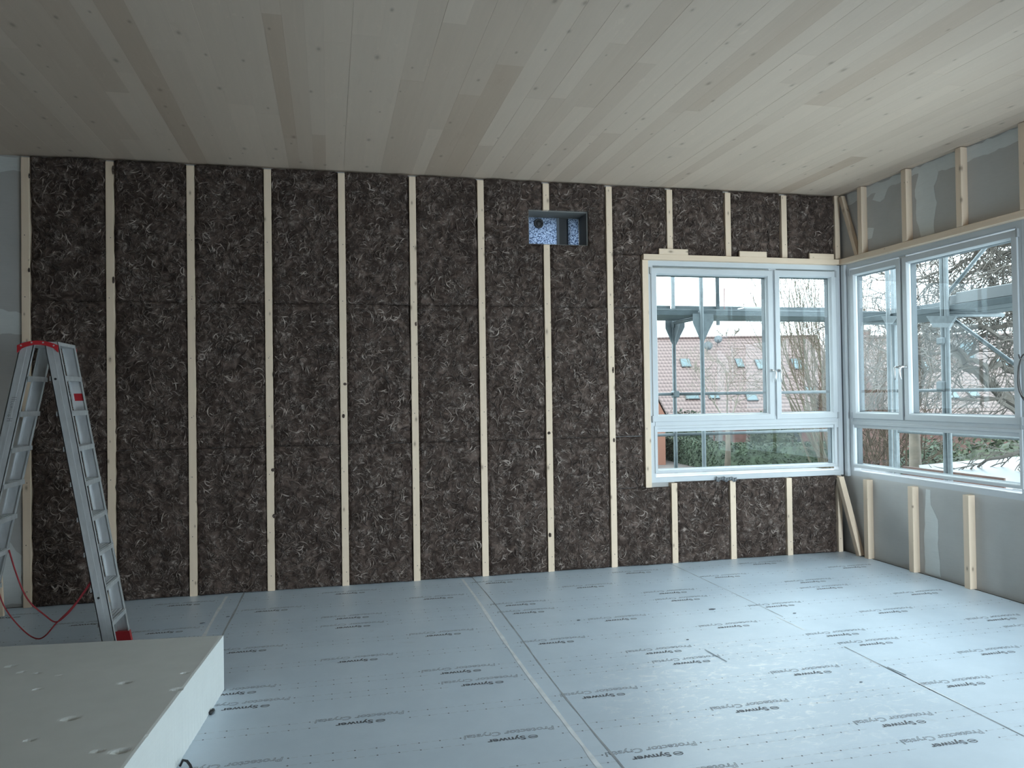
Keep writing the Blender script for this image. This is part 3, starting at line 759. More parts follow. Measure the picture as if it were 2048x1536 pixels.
for ft, tp, sd_ in secs:
    ns = stile(ft, tp, sd_, YN, 1); stile(ft, tp, sd_, YFAR, -1)
    xo = lambda z: ft+(tp-ft)*z/2.035
    for k in range(8):
        z = .22+.228*k; a = xo(z); b_ = a-sd_*(DEP+.004)
        m = MB(); lo, hi = min(a, b_)-.004, max(a, b_)+.004
        m.box(lo, hi, YN+.004, YFAR-.004, z-.004, z)
        m.box(lo, lo+.004, YN+.004, YFAR-.004, z-.030, z-.004).box(hi-.004, hi, YN+.004, YFAR-.004, z-.030, z-.004)
        for g in range(4):
            gx = lo+.012+(hi-lo-.024)*g/3; m.box(gx-.004, gx+.004, YN+.006, YFAR-.006, z, z+.0025)
        build(m, 'tread', 'alu', lad)
    for yy, iw in ((YN, 1), (YFAR, -1)):
        X_ = xo(0); m = MB()
        ya, yb = sorted((yy-iw*.004, yy+iw*.034))
        m.hexa([(X_+sd_*.006, ya, 0), (X_-sd_*(DEP+.006), ya, 0), (X_-sd_*(DEP+.006), yb, 0), (X_+sd_*.006, yb, 0),
                (xo(.07)+sd_*.004, ya, .07), (xo(.07)-sd_*(DEP+.004), ya, .07), (xo(.07)-sd_*(DEP+.004), yb, .07), (xo(.07)+sd_*.004, yb, .07)])
        build(m, 'foot', 'red', lad)
# top treads joined at the hinge
build(MB().cbox(-1.775, -1.690, YN+.004, YFAR-.004, 2.012, 2.036, .003), 'top_tread', 'alu', lad)
build(MB().cbox(-1.908, -1.822, YN+.004, YFAR-.004, 2.012, 2.036, .003), 'top_tread', 'alu', lad)
for yy in (YN-.016, YFAR+.004):
    poly = []; n = 10
    for i in range(n+1):
        u = i/n; poly.append((-1.922+.234*u, yy, 2.012+.030*(1-(2*u-1)**2)+(.0 if 0 < i < n else 0)))
    low_ = []
    for i in range(n+1):
        u = 1-i/n; low_.append((-1.922+.234*u, yy, 1.978+.038*(1-(2*u-1)**2) - (.012 if i in (0, n) else 0)))
    cap = build(MB().ext(poly+low_, (0, .012, 0)), 'hinge_cap', 'red', lad)
    for u in (.10, .36, .64, .90):
        cx, cz = -1.922+.234*u, 1.998+.034*(1-(2*u-1)**2)
        s = MB().ext([(cx+.0055*math.cos(i*math.pi/4), yy-.002 if yy < 5.6 else yy+.010, cz+.0055*math.sin(i*math.pi/4)) for i in range(8)], (0, .004, 0))
        build(s, 'rivet', 'alu', cap)
# bolts, label, hand-written name
def flat_on(px, py, Y): p = ony(px, py, Y); return p
for (px, py) in ((111, 758), (197, 1196)):
    p = ony(px, py, YN); build(MB().ext([(p.x+.008*math.cos(i*math.pi/5), YN-.0035, p.z+.008*math.sin(i*math.pi/5)) for i in range(10)], (0, .004, 0)), 'bolt', 'gasket', lad)
zl = 1.70
fx = lambda z: -1.350+(-1.692+1.350)*z/2.035
def on_inner_far(z0, z1, d0, d1, y): return [(fx(z0)-d0, y, z0), (fx(z0)-d1, y, z0), (fx(z1)-d1, y, z1), (fx(z1)-d0, y, z1)]
lb = build(MB().ext(on_inner_far(1.62, 1.76, .012, .066, YFAR-.0050), (0, -.0008, 0)), 'sticker', 'label', lad)
build(MB().ext(on_inner_far(1.655, 1.705, .012, .066, YFAR-.0062), (0, -.0006, 0)), 'sticker_band', 'red', lb)
# handwritten word along the left stile
hw = text_mesh('Hannibal', .05, outline=.0012, shear=.3) if False else None
wr = MB(); zb = 1.42
def L2(s_, t): # along the stile s_ (m up from z=1.40), across t
    z = 1.535+s_; X_ = -2.325+(-1.906+2.325)*z/2.035; return (X_+.022+t*.9, YN-.0012, z)
strokes = [[(0, 0), (0, .034)], [(.012, 0), (.012, .034)], [(0, .018), (.012, .018)], [(.024, .006), (.030, .014), (.038, .006), (.030, .0), (.024, .006)], [(.045, .0), (.045, .014), (.053, .0), (.053, .014), (.061, .0), (.062, .014)],
           [(.070, .0), (.072, .014), (.080, .012), (.080, .0)], [(.088, .0), (.094, .014), (.10, .0)], [(.108, .0), (.109, .026)], [(.118, 0), (.119, .030)], [(.128, 0), (.129, .030)]]
for st_ in strokes: wr.path([L2(a*1.15, b_) for a, b_ in st_], .0011, 4)
build(wr, 'handwriting', 'marker', lad)
# slack straps between the two halves
def strapline(pts, r_=.0045):
    q = [ony(px, py, Y) for px, py, Y in pts]; out = []
    for i in range(len(q)-1):   # Catmull-Rom
        p0, p1, p2, p3 = q[max(i-1, 0)], q[i], q[i+1], q[min(i+2, len(q)-1)]
        for k in range(5):
            t = k/5; out.append(.5*((2*p1)+(p2-p0)*t+(2*p0-5*p1+4*p2-p3)*t*t+(3*p1-p0-3*p2+p3)*t**3))
    out.append(q[-1]); return MB().path(out, r_, 6)
build(strapline([(18, 1100, 5.82), (30, 1140, 5.82), (45, 1180, 5.82), (62, 1207, 5.82), (88, 1229, 5.82), (110, 1244, 5.82), (128, 1234, 5.82), (150, 1210, 5.82), (186, 1160, 5.82)], .0055), 'strap', 'strap', lad, True)
build(strapline([(-12, 1130, 5.54), (0, 1192, 5.54), (18, 1228, 5.54), (48, 1262, 5.54), (72, 1277, 5.54), (90, 1272, 5.54), (113, 1246, 5.54), (150, 1208, 5.54), (190, 1150, 5.54)], .0045), 'strap', 'strap', lad, True)

# ------------------------------------------------------------------ thick white polystyrene slab in the foreground
A = Vector((-.602, 4.692, 0)); ang = math.radians(6.2)
eu = Vector((-math.cos(ang), math.sin(ang), 0)); ev = Vector((-math.sin(ang)*.85, -math.cos(ang), 0)).normalized()
TH = .311; LW, LL = 1.75, 2.6
dents = [(22, 1332, .016), (45, 1344, .012), (75, 1346, .010), (250, 1365, .018), (355, 1378, .018), (75, 1378, .012), (140, 1437, .022), (195, 1502, .014), (240, 1502, .022), (370, 1346, .013), (300, 1470, .01), (60, 1480, .014), (120, 1350, .008)]
dw = [(onz(a, b_, TH), r_) for a, b_, r_ in dents]
m = MB(); nu, nv = 150, 220
for j in range(nv+1):
    for i in range(nu+1):
        p = A+eu*(LW*i/nu)+ev*(LL*j/nv); z = TH+.0012*noise.noise(Vector((p.x*6, p.y*6, 0)))
        for q, r_ in dw:
            d2 = ((p.x-q.x)/1.6)**2+(p.y-q.y)**2
            if d2 < (2.2*r_)**2: z -= 1.15*r_*math.exp(-d2/(.42*r_*r_))
        if i in (0, nu) or j in (0, nv): z -= .002
        m.v.append((p.x, p.y, z))
for j in range(nv):
    for i in range(nu): k = j*(nu+1)+i; m.f.append((k, k+1, k+nu+2, k+nu+1))
ring = [i for i in range(nu)]+[j*(nu+1)+nu for j in range(nv)]+[nv*(nu+1)+i for i in range(nu, 0, -1)]+[j*(nu+1) for j in range(nv, 0, -1)]
b0 = len(m.v); L = len(ring)
for k in ring: v = m.v[k]; m.v.append((v[0]+rnd.uniform(-.0012, .0012), v[1], .0008))
for k in range(L): m.f.append((ring[k], b0+k, b0+(k+1) % L, ring[(k+1) % L]))
m.f.append(tuple(b0+k for k in range(L)))
tag(build(m, 'polystyrene_slab', 'eps'), 'thick white polystyrene slab with dented top in the left foreground', 'slab')
# black bits beside the slab
p = onz(372, 1524); q = onz(382, 1536)
tag(build(MB().path([onz(360, 1532, .004), onz(366, 1520, .03), onz(374, 1522, .03), onz(380, 1530, .012), onz(384, 1540, .004)], .006, 6), 'strap_end', 'black', None, True), 'short black strap end sticking out under the slab near the viewer', 'strap')
tag(build(MB().path([onz(419, 1428, .006), onz(423, 1424, .012), onz(426, 1420, .006)], .010, 6), 'rubber_plug', 'black', None, True), 'tiny black plug on the floor against the white slab', 'plug')
# debris
tag(build(MB().obar(onz(1410, 1299, .003), onz(1454, 1323, .003), .0035, .002), 'thin_rod', 'crease'), 'thin dark rod lying on the fleece in mid floor', 'rod')
tag(build(MB().obar(onz(1775, 1334, .003), onz(1812, 1350, .003), .005, .002), 'dark_splinter', 'crease'), 'dark splinter lying along the right floor seam', 'splinter')
for k, (px, py, s_, lab) in enumerate(((1424, 1219, .03, 'flat dark wood chip on the far floor below the window'), (1589, 1227, .014, 'small dark crumb on the floor right of the far chip'), (1157, 1241, .014, 'small dark crumb on the floor left of the middle prints'), (456, 1234, .014, 'dark crumb on the floor behind the white slab corner'), (1375, 1280, .010, 'tiny dark crumb on the floor in front of the window'), (405, 1247, .02, 'small dark shaving on the floor right of the ladder foot'), (1722, 1365, .010, 'tiny dark crumb on the scuffed right floor'))):
    c = onz(px, py, 0); m = MB().ext([(c.x+s_*math.cos(i*1.26)*(1, .8, .9, 1.2, .7)[i], c.y+s_*.5*math.sin(i*1.26), .0004) for i in range(5)], (0, 0, .004))
    tag(build(m, 'debris_chip', 'ink'), lab, 'debris', 'crumbs on the floor')

# ------------------------------------------------------------------ coil of cable hanging at the right window
cl = empty('cable_coil', onx(2047, 788, 5.09)); tag(cl, 'coil of dark cable hanging on the right window frame', 'cable')
for k in range(4):
    c = onx(2050+k*2, 752+k*1.5, 5.085+.012*k); pts = []
    for i in range(25):
        a = 2*math.pi*i/24; pts.append((c.x+.008*math.sin(a*2+k), c.y+(.062+.008*k)*math.cos(a), c.z+(.165+.008*k)*math.sin(a)))
    build(MB().path(pts, .0055, 6, False), 'cable_loop', 'cable', cl, True)
c = onx(2044, 719, 5.10)
build(MB().path([(c.x+.02, c.y, c.z), (c.x-.02, c.y, c.z+.01), (c.x-.03, c.y, c.z+.04)], .006, 6), 'cable_tie', 'cable', cl)

# ================================================================== outside
struct(build(MB().box(-60, 160, 8, 200, G-.3, G), 'ground', 'ground'), 'lawn and gardens below the windows', 'ground')

# ------------------------------------------------------------------ scaffolds
TR = .0242
def tube(parent, a, b_, name='tube', r_=TR, mat='zinc', n=10): return build(MB().path([a, b_], r_, n), name, mat, parent, True)
sA = empty('scaffold', (4.19, 8.57, G)); tag(sA, 'galvanised scaffold with deck standing outside the back window', 'scaffold')
for x in (4.19, 6.76, 1.62):
    for y in (8.20, 8.95):
        tube(sA, (x, y, G), (x, y, 5.2), 'standard')
        build(MB().box(x-.07, x+.07, y-.07, y+.07, G, G+.01), 'base_plate', 'zinc', sA)
    for z in (2.52, .56):
        tube(sA, (x, 8.20, z), (x, 8.95, z), 'transom_tube')
        for y, s_ in ((8.20, 1), (8.95, -1)):
            build(MB().ext([(x-.004, y+s_*.02, z), (x-.004, y+s_*.20, z), (x-.004, y+s_*.02, z-.24)], (.008, 0, 0)), 'gusset', 'zinc', sA)
# gusset plates turned along the facade at the deck corners
for x, y in ((4.19, 8.20), (4.19, 8.95)):
    build(MB().ext([(x-.11, y-.004, 2.56), (x+.15, y-.004, 2.56), (x+.15, y-.004, 2.47), (x+.03, y-.004, 2.25), (x-.02, y-.004, 2.25), (x-.11, y-.004, 2.45)], (0, .006, 0)), 'corner_plate', 'zinc', sA)
for k, (a, b_) in enumerate(((1.66, 4.17), (4.21, 6.74))):
    for j in range(2):
        d = build(MB().cbox(a, b_, 8.24+.34*j, 8.56+.34*j, 2.545, 2.60, .004), 'deck_plank', 'deck', sA)
        build(MB().box(a, b_, 8.24+.34*j, 8.25+.34*j, 2.60, 2.62), 'deck_lip', 'zinc', d)
    d = build(MB().cbox(a, b_, 8.24, 8.90, .585, .64, .004), 'deck_plank', 'deck', sA)
    t = build(MB().cbox(a, b_, 8.985, 9.01, 2.60, 2.745, .003), 'toe_board', 'deck', sA)
    for q in range(9):
        xx = a+.2+q*.27; build(MB().ext([(xx, 8.984, 2.625), (xx+.12, 8.984, 2.625), (xx+.10, 8.984, 2.66), (xx+.02, 8.984, 2.66)], (0, -.004, 0)), 'stud', 'zinc', t)
    for z in (1.635, 1.13): tube(sA, (a-.04, 8.95, z), (b_+.04, 8.95, z), 'guard_rail', .019)
    for z in (3.62, 4.1): tube(sA, (a-.04, 8.95, z), (b_+.04, 8.95, z), 'guard_rail', .019)
tube(sA, (4.80, 8.95, 2.50), (4.80, 8.95, 5.0), 'standard'); 
for z in (1.635, 2.50): build(MB().cbox(4.16, 4.235, 8.90, 9.0, z-.04, z+.04, .01), 'coupler', 'zinc', sA)
build(MB().path([(4.184, 8.95, 1.285), (4.184, 8.95, 1.37)], .027, 12), 'red_band', 'ring_red', sA)
build(MB().path([(4.70, 8.60, 2.62), (4.705, 8.60, 2.92)], .006, 6), 'locking_pin', 'ring_red', sA)
build(MB().cbox(4.98, 5.40, 8.62, 8.82, 2.625, 2.70, .02), 'folded_sheet', 'white_sheet', sA)
tube(sA, (4.19, 8.20, 2.50), (4.52, 8.95, 2.56), 'brace', .014)

sB = empty('scaffold', (6.5, 6.4, G)); tag(sB, 'galvanised scaffold with brown deck and white boards outside the right window', 'scaffold')
for y in (6.74, 4.17, 1.6):
    for x in (6.15, 6.90):
        yy = 7.55 if (x > 6.5 and y > 6) else y
        tube(sB, (x, yy, G), (x, yy, 5.2), 'standard')
    for z in (2.42, .46):
        tube(sB, (6.15, y, z), (6.90, y, z), 'transom_tube')
        for x, s_ in (((6.15, 1), (6.90, -1)) if y < 6 else ((6.15, 1),)):
            build(MB().ext([(x+s_*.02, y-.004, z), (x+s_*.2, y-.004, z), (x+s_*.02, y-.004, z-.24)], (0, .008, 0)), 'gusset', 'zinc', sB)
tube(sB, (6.15, 6.685, G), (6.15, 6.685, 5.2), 'standard')
tube(sB, (6.12, 7.50, G), (6.12, 7.50, 5.2), 'standard'); tube(sB, (6.90, 8.34, G), (6.90, 8.34, 5.2), 'standard')
for j in range(2):
    for a, b_ in ((1.64, 4.15), (4.19, 6.72)):
        build(MB().cbox(6.19+.34*j, 6.51+.34*j, a, b_, 2.445, 2.51, .004), 'deck_plank', 'ply' if (j == 1 and b_ < 5) or j == 0 and b_ < 5 else 'deck', sB)
        build(MB().cbox(6.19+.34*j, 6.51+.34*j, a, b_, .485, .55, .004), 'deck_plank', 'deck', sB)
build(MB().cbox(6.15, 6.9, 6.76, 8.2, 2.445, 2.51, .004), 'deck_plank', 'deck', sB)
build(MB().cbox(6.925, 6.95, 1.6, 8.3, 2.51, 2.66, .003), 'toe_board', 'deck', sB)
build(MB().cbox(6.925, 6.95, 6.8, 8.3, .55, .70, .003), 'toe_board', 'ply', sB)
build(MB().cbox(6.925, 6.95, 1.6, 6.70, .55, .60, .003), 'toe_board', 'zinc', sB)
wb = build(MB().cbox(6.20, 6.42, 5.95, 6.62, 2.512, 2.63, .006), 'white_board', 'white_sheet', sB)
build(MB().cbox(6.22, 6.40, 6.62, 6.72, 2.512, 2.61, .006), 'white_board', 'white_sheet', sB)
build(MB().cbox(6.25, 6.7, 5.2, 5.7, 2.512, 2.60, .006), 'brown_board', 'ply', sB)
for z in (1.635, 1.13): tube(sB, (6.90, 1.6, z), (6.90, 8.34, z), 'guard_rail', .019)
for z in (3.55,): tube(sB, (6.90, 1.6, z), (6.90, 8.34, z), 'guard_rail', .019)
a = onx(1893, 628, 6.93); b_ = onx(2075, 762, 6.93); tube(sB, a, b_, 'diagonal_brace', .021)
a = onx(1893, 590, 6.93); b_ = onx(1985, 478, 6.93); tube(sB, a, b_, 'diagonal_brace', .021)
c = onx(1885, 682, 6.15); build(MB().cbox(c.x-.05, c.x+.05, c.y-.06, c.y+.04, c.z-.035, c.z+.035, .012), 'coupler', 'zinc', sB)
c = onx(1885, 772, 6.15); build(MB().cbox(c.x-.05, c.x+.05, c.y-.06, c.y+.04, c.z-.05, c.z+.05, .012), 'coupler', 'zinc', sB)
tube(sB, onx(1833, 776, 6.90), onx(1834, 832, 6.90), 'short_post', .014)
build(MB().ext([onx(1852, 632, 6.12), onx(1912, 632, 6.12), onx(1897, 655, 6.12), onx(1866, 655, 6.12)], (.008, 0, 0)), 'corner_plate', 'zinc', sB)
build(MB().ext([onx(1762, 632, 6.10), onx(1795, 632, 6.10), onx(1784, 648, 6.10), onx(1771, 648, 6.10)], (.008, 0, 0)), 'corner_plate', 'zinc', sB)

# ------------------------------------------------------------------ houses
def house(name, label, px0, px1, ye, yr, te, tr, roof, wall, lights, pxe=None, ridge_px=None):
    """roof plane between eave (image row ye at distance te) and ridge (yr, tr); ridge runs level across the view"""
    e0, e1 = at(px0, ye, te), at(px1, ye, te); r0, r1 = at(px0, yr, tr), at(px1, yr, tr)
    ze = (e0.z+e1.z)/2; zr = (r0.z+r1.z)/2
    for q in (e0, e1): q.z = ze
    for q in (r0, r1): q.z = zr
    ax = (e1-e0).normalized(); dep = Vector((-ax.y, ax.x, 0)); run = (r0-e0).dot(dep)
    k0 = (r0-e0).dot(ax); L = (e1-e0).length
    r0 = e0+dep*run; r0.z = zr; r1 = e1+dep*run; r1.z = zr
    root = tag(empty(name, (e0.x, e0.y, G)), label, 'house')
    n = (Vector((0, 0, 1))*run - dep*(zr-ze)).normalized()
    b0_ = r0+dep*run; b0_.z = ze; b1_ = r1+dep*run; b1_.z = ze
    build(MB().ext([e0, e1, r1, r0], -n*.18), 'roof', roof, root)
    build(MB().ext([r0, r1, b1_, b0_], Vector((0, 0, -.2))), 'roof', roof, root)
    build(MB().path([r0+Vector((0, 0, .03)), r1+Vector((0, 0, .03))], .14, 8), 'ridge_tiles', roof, root)
    ins = dep*.45; w0, w1 = e0+ins+ax*.3, e1+ins-ax*.3; ww0, ww1 = b0_-ins+ax*.3, b1_-ins-ax*.3
    wm = MB()
    lowz = lambda v: (v.x, v.y, G); hz = lambda v, z: (v.x, v.y, z)
    wm.hexa([lowz(w0), lowz(w1), lowz(ww1), lowz(ww0), hz(w0, ze+.1), hz(w1, ze+.1), hz(ww1, ze+.1), hz(ww0, ze+.1)])
    build(wm, 'wall', wall, root)
    for rr, ww in (((w0), ww0), ((w1), ww1)):
        mid = (rr+ww)/2; build(MB().ext([hz(rr, ze+.1), hz(ww, ze+.1), hz(mid, zr-.3)], ax*.02), 'gable', wall, root)
    build(MB().path([e0-dep*.06+Vector((0, 0, -.1)), e1-dep*.06+Vector((0, 0, -.1))], .09, 8), 'gutter', 'gutter', root)
    up = (r0-e0).normalized()
    def on_roof(px, py):
        v = ray(px, py); t = (e0-EYE).dot(n)/v.dot(n); return EYE+v*t
    for px, py, wpx, hpx in lights:
        c = on_roof(px, py); k = (c-EYE).dot(FW)/F_PX; hw_, hh = wpx*k/2, hpx*k/2/max(.25, up.z)
        hh = min(hh, 1.1)
        P = lambda a_, b2, d_: c+ax*a_+up*b2+n*d_
        f = build(MB().ext([P(-hw_, -hh, .0), P(hw_, -hh, 0), P(hw_, hh, 0), P(-hw_, hh, 0)], n*.10), 'skylight', 'skyl_f', root)
        build(MB().ext([P(-hw_*.85, -hh*.88, .10), P(hw_*.85, -hh*.88, .10), P(hw_*.85, hh*.88, .10), P(-hw_*.85, hh*.88, .10)], n*.015), 'pane', 'skyl', f)
    return root, e0, ax, dep, n, up, on_roof, ze, zr
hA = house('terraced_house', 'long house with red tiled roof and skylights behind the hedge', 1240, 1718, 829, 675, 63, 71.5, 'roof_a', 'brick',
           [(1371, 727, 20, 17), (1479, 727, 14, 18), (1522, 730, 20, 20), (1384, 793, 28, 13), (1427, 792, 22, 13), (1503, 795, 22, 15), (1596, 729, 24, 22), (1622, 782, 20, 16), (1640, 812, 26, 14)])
root, e0, ax, dep, n, up, onr, ze, zr = hA
for px, py, s_ in ((1414, 704, 9), (1434, 691, 8)):
    c = onr(px, py); k = (c-EYE).dot(FW)/F_PX; R_ = s_*k; cc = c+n*.7; nn = (Vector((EYE.x, EYE.y, EYE.z+20))-cc).normalized(); xa = nn.cross(Vector((0, 0, 1))).normalized(); ya_ = xa.cross(nn)
    rim = []
    m = MB(); m.v.append(tuple(cc-nn*.10))
    for i in range(14):
        a = i*2*math.pi/14; m.v.append(tuple(cc+xa*R_*math.cos(a)+ya_*R_*math.sin(a)))
    for i in range(14): m.f.append((0, 1+i, 1+(i+1) % 14))
    d = build(m, 'satellite_dish', 'dish', root, True); d.modifiers.new('thickness', 'SOLIDIFY').thickness = .03
    build(MB().path([cc-nn*.1, c], .03, 6), 'mast', 'gutter', d)
    build(MB().path([cc-ya_*R_*.9, cc+nn*.45-ya_*R_*.3], .025, 6), 'arm', 'gutter', d)
# front of the long house: doors, windows and white trims between hedge and eave
def facade(px, w_, y0, y1, mat, nm):
    c0 = at(px, y1, 62.9); k = 62.9/F_PX; hh = (y1-y0)*k; q = c0-ax*(w_*k/2)
    o = e0+dep*.45; s_ = (q-o).dot(dep); q -= dep*(s_+.03)
    zb = c0.z
    f = build(MB().ext([(q.x, q.y, zb), tuple(Vector((q.x, q.y, zb))+ax*w_*k), tuple(Vector((q.x, q.y, zb+hh))+ax*w_*k), (q.x, q.y, zb+hh)], dep*.05), nm, mat, root)
    return f
for px, w_, mat in ((1385, 44, 'skyl_f'), (1423, 14, 'house_w'), (1441, 16, 'house_w'), (1466, 6, 'house_w'), (1530, 10, 'house_w'), (1548, 14, 'skyl_f'), (1565, 12, 'orange'), (1600, 16, 'skyl_f'), (1640, 14, 'house_w')):
    facade(px, w_, 851, 886, mat, 'door' if w_ > 12 else 'wall_panel')
hB = house('garden_house', 'brown tiled house with skylights behind the large bare tree', 1790, 2190, 838, 672, 41, 47, 'roof_b', 'brick',
           [(1846, 736, 22, 20), (2004, 727, 22, 14), (1904, 792, 22, 14), (1945, 788, 20, 16), (2100, 740, 22, 16)])
root2, e0b, axb, depb, nb, upb, onrb, zeb, zrb = hB
c = onrb(1922, 712); k = .028; dm = MB()
P = lambda a_, b2, z_: c+axb*a_+depb*b2+Vector((0, 0, z_))
dmr = build(MB().hexa([P(-.55, -.6, -.4), P(.55, -.6, -.4), P(.55, 1.4, -.4), P(-.55, 1.4, -.4), P(-.55, -.6, .95), P(.55, -.6, .95), P(.55, 1.4, .95), P(-.55, 1.4, .95)]), 'dormer', 'house_w', root2)
build(MB().ext([P(-.4, -.62, -.2), P(.4, -.62, -.2), P(.4, -.62, .75), P(-.4, -.62, .75)], -depb*.02), 'dormer_pane', 'skyl', dmr)
# small orange house at the left edge of the window view
c0 = at(1300, 872, 50); q = MB(); zt_ = at(1318, 806, 50).z; xr_ = at(1330, 835, 50)
orr = tag(empty('orange_house', (c0.x, c0.y, G)), 'orange house gable at the left edge of the window view', 'house')
d_ = Vector((RT.x, RT.y, 0)).normalized(); f_ = Vector((FW.x, FW.y, 0)).normalized()
xr = xr_; z0_ = at(1330, 829, 50).z
b1_ = Vector((xr.x, xr.y, G)); pk = b1_-d_*3.2
build(MB().ext([b1_, pk-d_*3.0, Vector((pk.x, pk.y, z0_))-d_*3.0, Vector((pk.x, pk.y, z0_+6.4)), Vector((b1_.x, b1_.y, z0_))], f_*6), 'gable_wall', 'orange', orr)
rb = Vector((b1_.x, b1_.y, z0_))+d_*.3-Vector((0, 0, .4)); rp = Vector((pk.x, pk.y, z0_+6.6))
build(MB().ext([rb, rp, rp+f_*6.2, rb+f_*6.2], Vector((0, 0, .15))), 'roof', 'roof_b', orr)
build(MB().ext([b1_-d_*2.2-f_*.03+Vector((0, 0, 1)), b1_-d_*1.2-f_*.03+Vector((0, 0, 1)), b1_-d_*1.2-f_*.03+Vector((0, 0, 2.2)), b1_-d_*2.2-f_*.03+Vector((0, 0, 2.2))], f_*.02), 'window_pane', 'skyl', orr)
# brick chimney block seen in the narrow right sash
c = at(1726, 700, 58); ch = tag(empty('brick_house', (c.x, c.y, G)), 'narrow red brick gable behind the brown bush', 'house')
hx = at(1742, 700, 58); wv = (hx-c)
zt_ = at(1726, 664, 58).z
build(MB().ext([(c.x-wv.x, c.y-wv.y, G), (hx.x, hx.y, G), (hx.x, hx.y, zt_), (c.x-wv.x, c.y-wv.y, zt_)], f_*2.5), 'wall', 'brick', ch)
build(MB().ext([(c.x-wv.x*1.1, c.y-wv.y*1.1, zt_), (hx.x+wv.x*.1, hx.y+wv.y*.1, zt_), (hx.x+wv.x*.1, hx.y+wv.y*.1, zt_+.15), (c.x-wv.x*1.1, c.y-wv.y*1.1, zt_+.15)], f_*2.7), 'coping', 'gutter', ch)
# low shed with a white roof close to the right window
c = at(1985, 962, 13.5); a = at(1838, 938, 15.5); b_ = at(2110, 928, 17.0); d = at(2150, 985, 11.5); zz = at(1950, 945, 14).z
shd = tag(empty('garden_shed', (c.x, c.y, G)), 'low shed with flat white covered roof below the right window', 'shed')
poly = [at(1838, 938, 15.5), at(1850, 952, 12.6), at(2080, 985, 10.8), at(2080, 928, 17.2), at(2010, 931, 17)]
poly = [Vector((p.x, p.y, zz)) for p in poly]
build(MB().ext(poly, (0, 0, -.15)), 'roof_sheet', 'white_sheet', shd)
cen = sum(poly, Vector())/5; pin = [cen+(p-cen)*.9 for p in poly]
build(MB().ext([Vector((p.x, p.y, zz-.15)) for p in pin], (0, 0, G-zz+.15)), 'wall', 'house_w', shd)

# path beside the hedge
pp = [onz(x, y, G+.01) for x, y in ((1300, 905), (1330, 916), (1420, 938), (1470, 965), (1300, 990), (1240, 950))]
struct(build(MB().ext([Vector((p.x, p.y, G-.1)) for p in pp], (0, 0, .112)), 'path', 'path'), 'pale garden path in front of the hedge', 'path')

# ------------------------------------------------------------------ hedge, shrubs
def leafy(name, label, cat, pts_fn, nleaf, size, mat, core=None, seed=1):
    r = random.Random(seed); root = empty(name, core['loc']); tag(root, label, cat)
    build(core['mb'], 'inner_mass', core['mat'], root, True)
    m = MB()
    for _ in range(nleaf):
        p, nrm = pts_fn(r); u = Vector((r.uniform(-1, 1), r.uniform(-1, 1), r.uniform(-1, 1))).normalized(); v = u.cross(Vector((r.uniform(-1, 1), r.uniform(-1, 1), r.uniform(-1, 1)))).normalized()
        s_ = size*r.uniform(.6, 1.3); m.quad(p-u*s_, p+v*s_*.5, p+u*s_, p-v*s_*.5)
    f = build(m, 'leaves', mat, root); f['kind'] = 'stuff'
    return root
def hedge_part(name, label, base, height, thick, seed):
    pts = [onz(x, y, G) if y else None for x, y in base]
    m = MB(); n = len(pts); k = 0
    prof = [(-thick/2, 0), (-thick/2*1.05, height*.5), (-thick/2*.95, height*.96), (-thick*.3, height), (thick*.3, height), (thick/2, height*.95), (thick/2, 0)]
    dirs = []
    dense = []
    for i in range(n-1):
        L_ = (pts[i+1]-pts[i]).length; q = max(2, int(L_/.35))
        for j in range(q): dense.append(pts[i].lerp(pts[i+1], j/q))
    dense.append(pts[-1])
    for i, p in enumerate(dense):
        d = (dense[min(i+1, len(dense)-1)]-dense[max(i-1, 0)]).normalized(); nr = Vector((-d.y, d.x, 0))
        if nr.dot(FW) < 0: nr = -nr
        for a_, z in prof:
            v = p+nr*a_; v.z = G+z+.08*noise.noise(Vector((p.x*2, p.y*2, a_*3+z))); v += nr*(.1*noise.noise(Vector((p.x*1.5+9, p.y*1.5, z*2))))
            m.v.append(tuple(v))
    K = len(prof)
    for i in range(len(dense)-1):
        for j in range(K-1): m.f.append((i*K+j, (i+1)*K+j, (i+1)*K+j+1, i*K+j+1))
    m.f.append(tuple(range(K))); m.f.append(tuple((len(dense)-1)*K+j for j in range(K)))
    V = [Vector(v) for v in m.v]
    def pf(r):
        i = r.randrange(len(dense)-1); j = r.randrange(K-1); a_, b2, c_, d_ = V[i*K+j], V[(i+1)*K+j], V[(i+1)*K+j+1], V[i*K+j+1]
        u, v = r.random(), r.random(); return (a_.lerp(b2, u)).lerp(d_.lerp(c_, u), v)+Vector((0, 0, r.uniform(-.03, .05))), None
    h = leafy(name, label, 'hedge', pf, 9000, .12, 'hedge', dict(loc=dense[0], mb=m, mat='hedge'), seed)
    tops = MB(); r = random.Random(seed+5)
    for i in range(0, len(dense)):
        for _ in range(6):
            p = V[i*K+3].lerp(V[i*K+2], r.random()); tops.quad(p+Vector((-.05, 0, 0)), p+Vector((.05, 0, 0)), p+Vector((r.uniform(-.15, .15), r.uniform(-.1, .1), r.uniform(.05, .13))))
    t = build(tops, 'top_twigs', 'hedge_top', h); t['kind'] = 'stuff'
    return h
hedge_part('hedge', 'clipped green hedge running behind the scaffold tubes', [(1270, 903), (1318, 912), (1400, 932), (1455, 941), (1580, 941), (1700, 936)], 1.55, 1.2, 3)
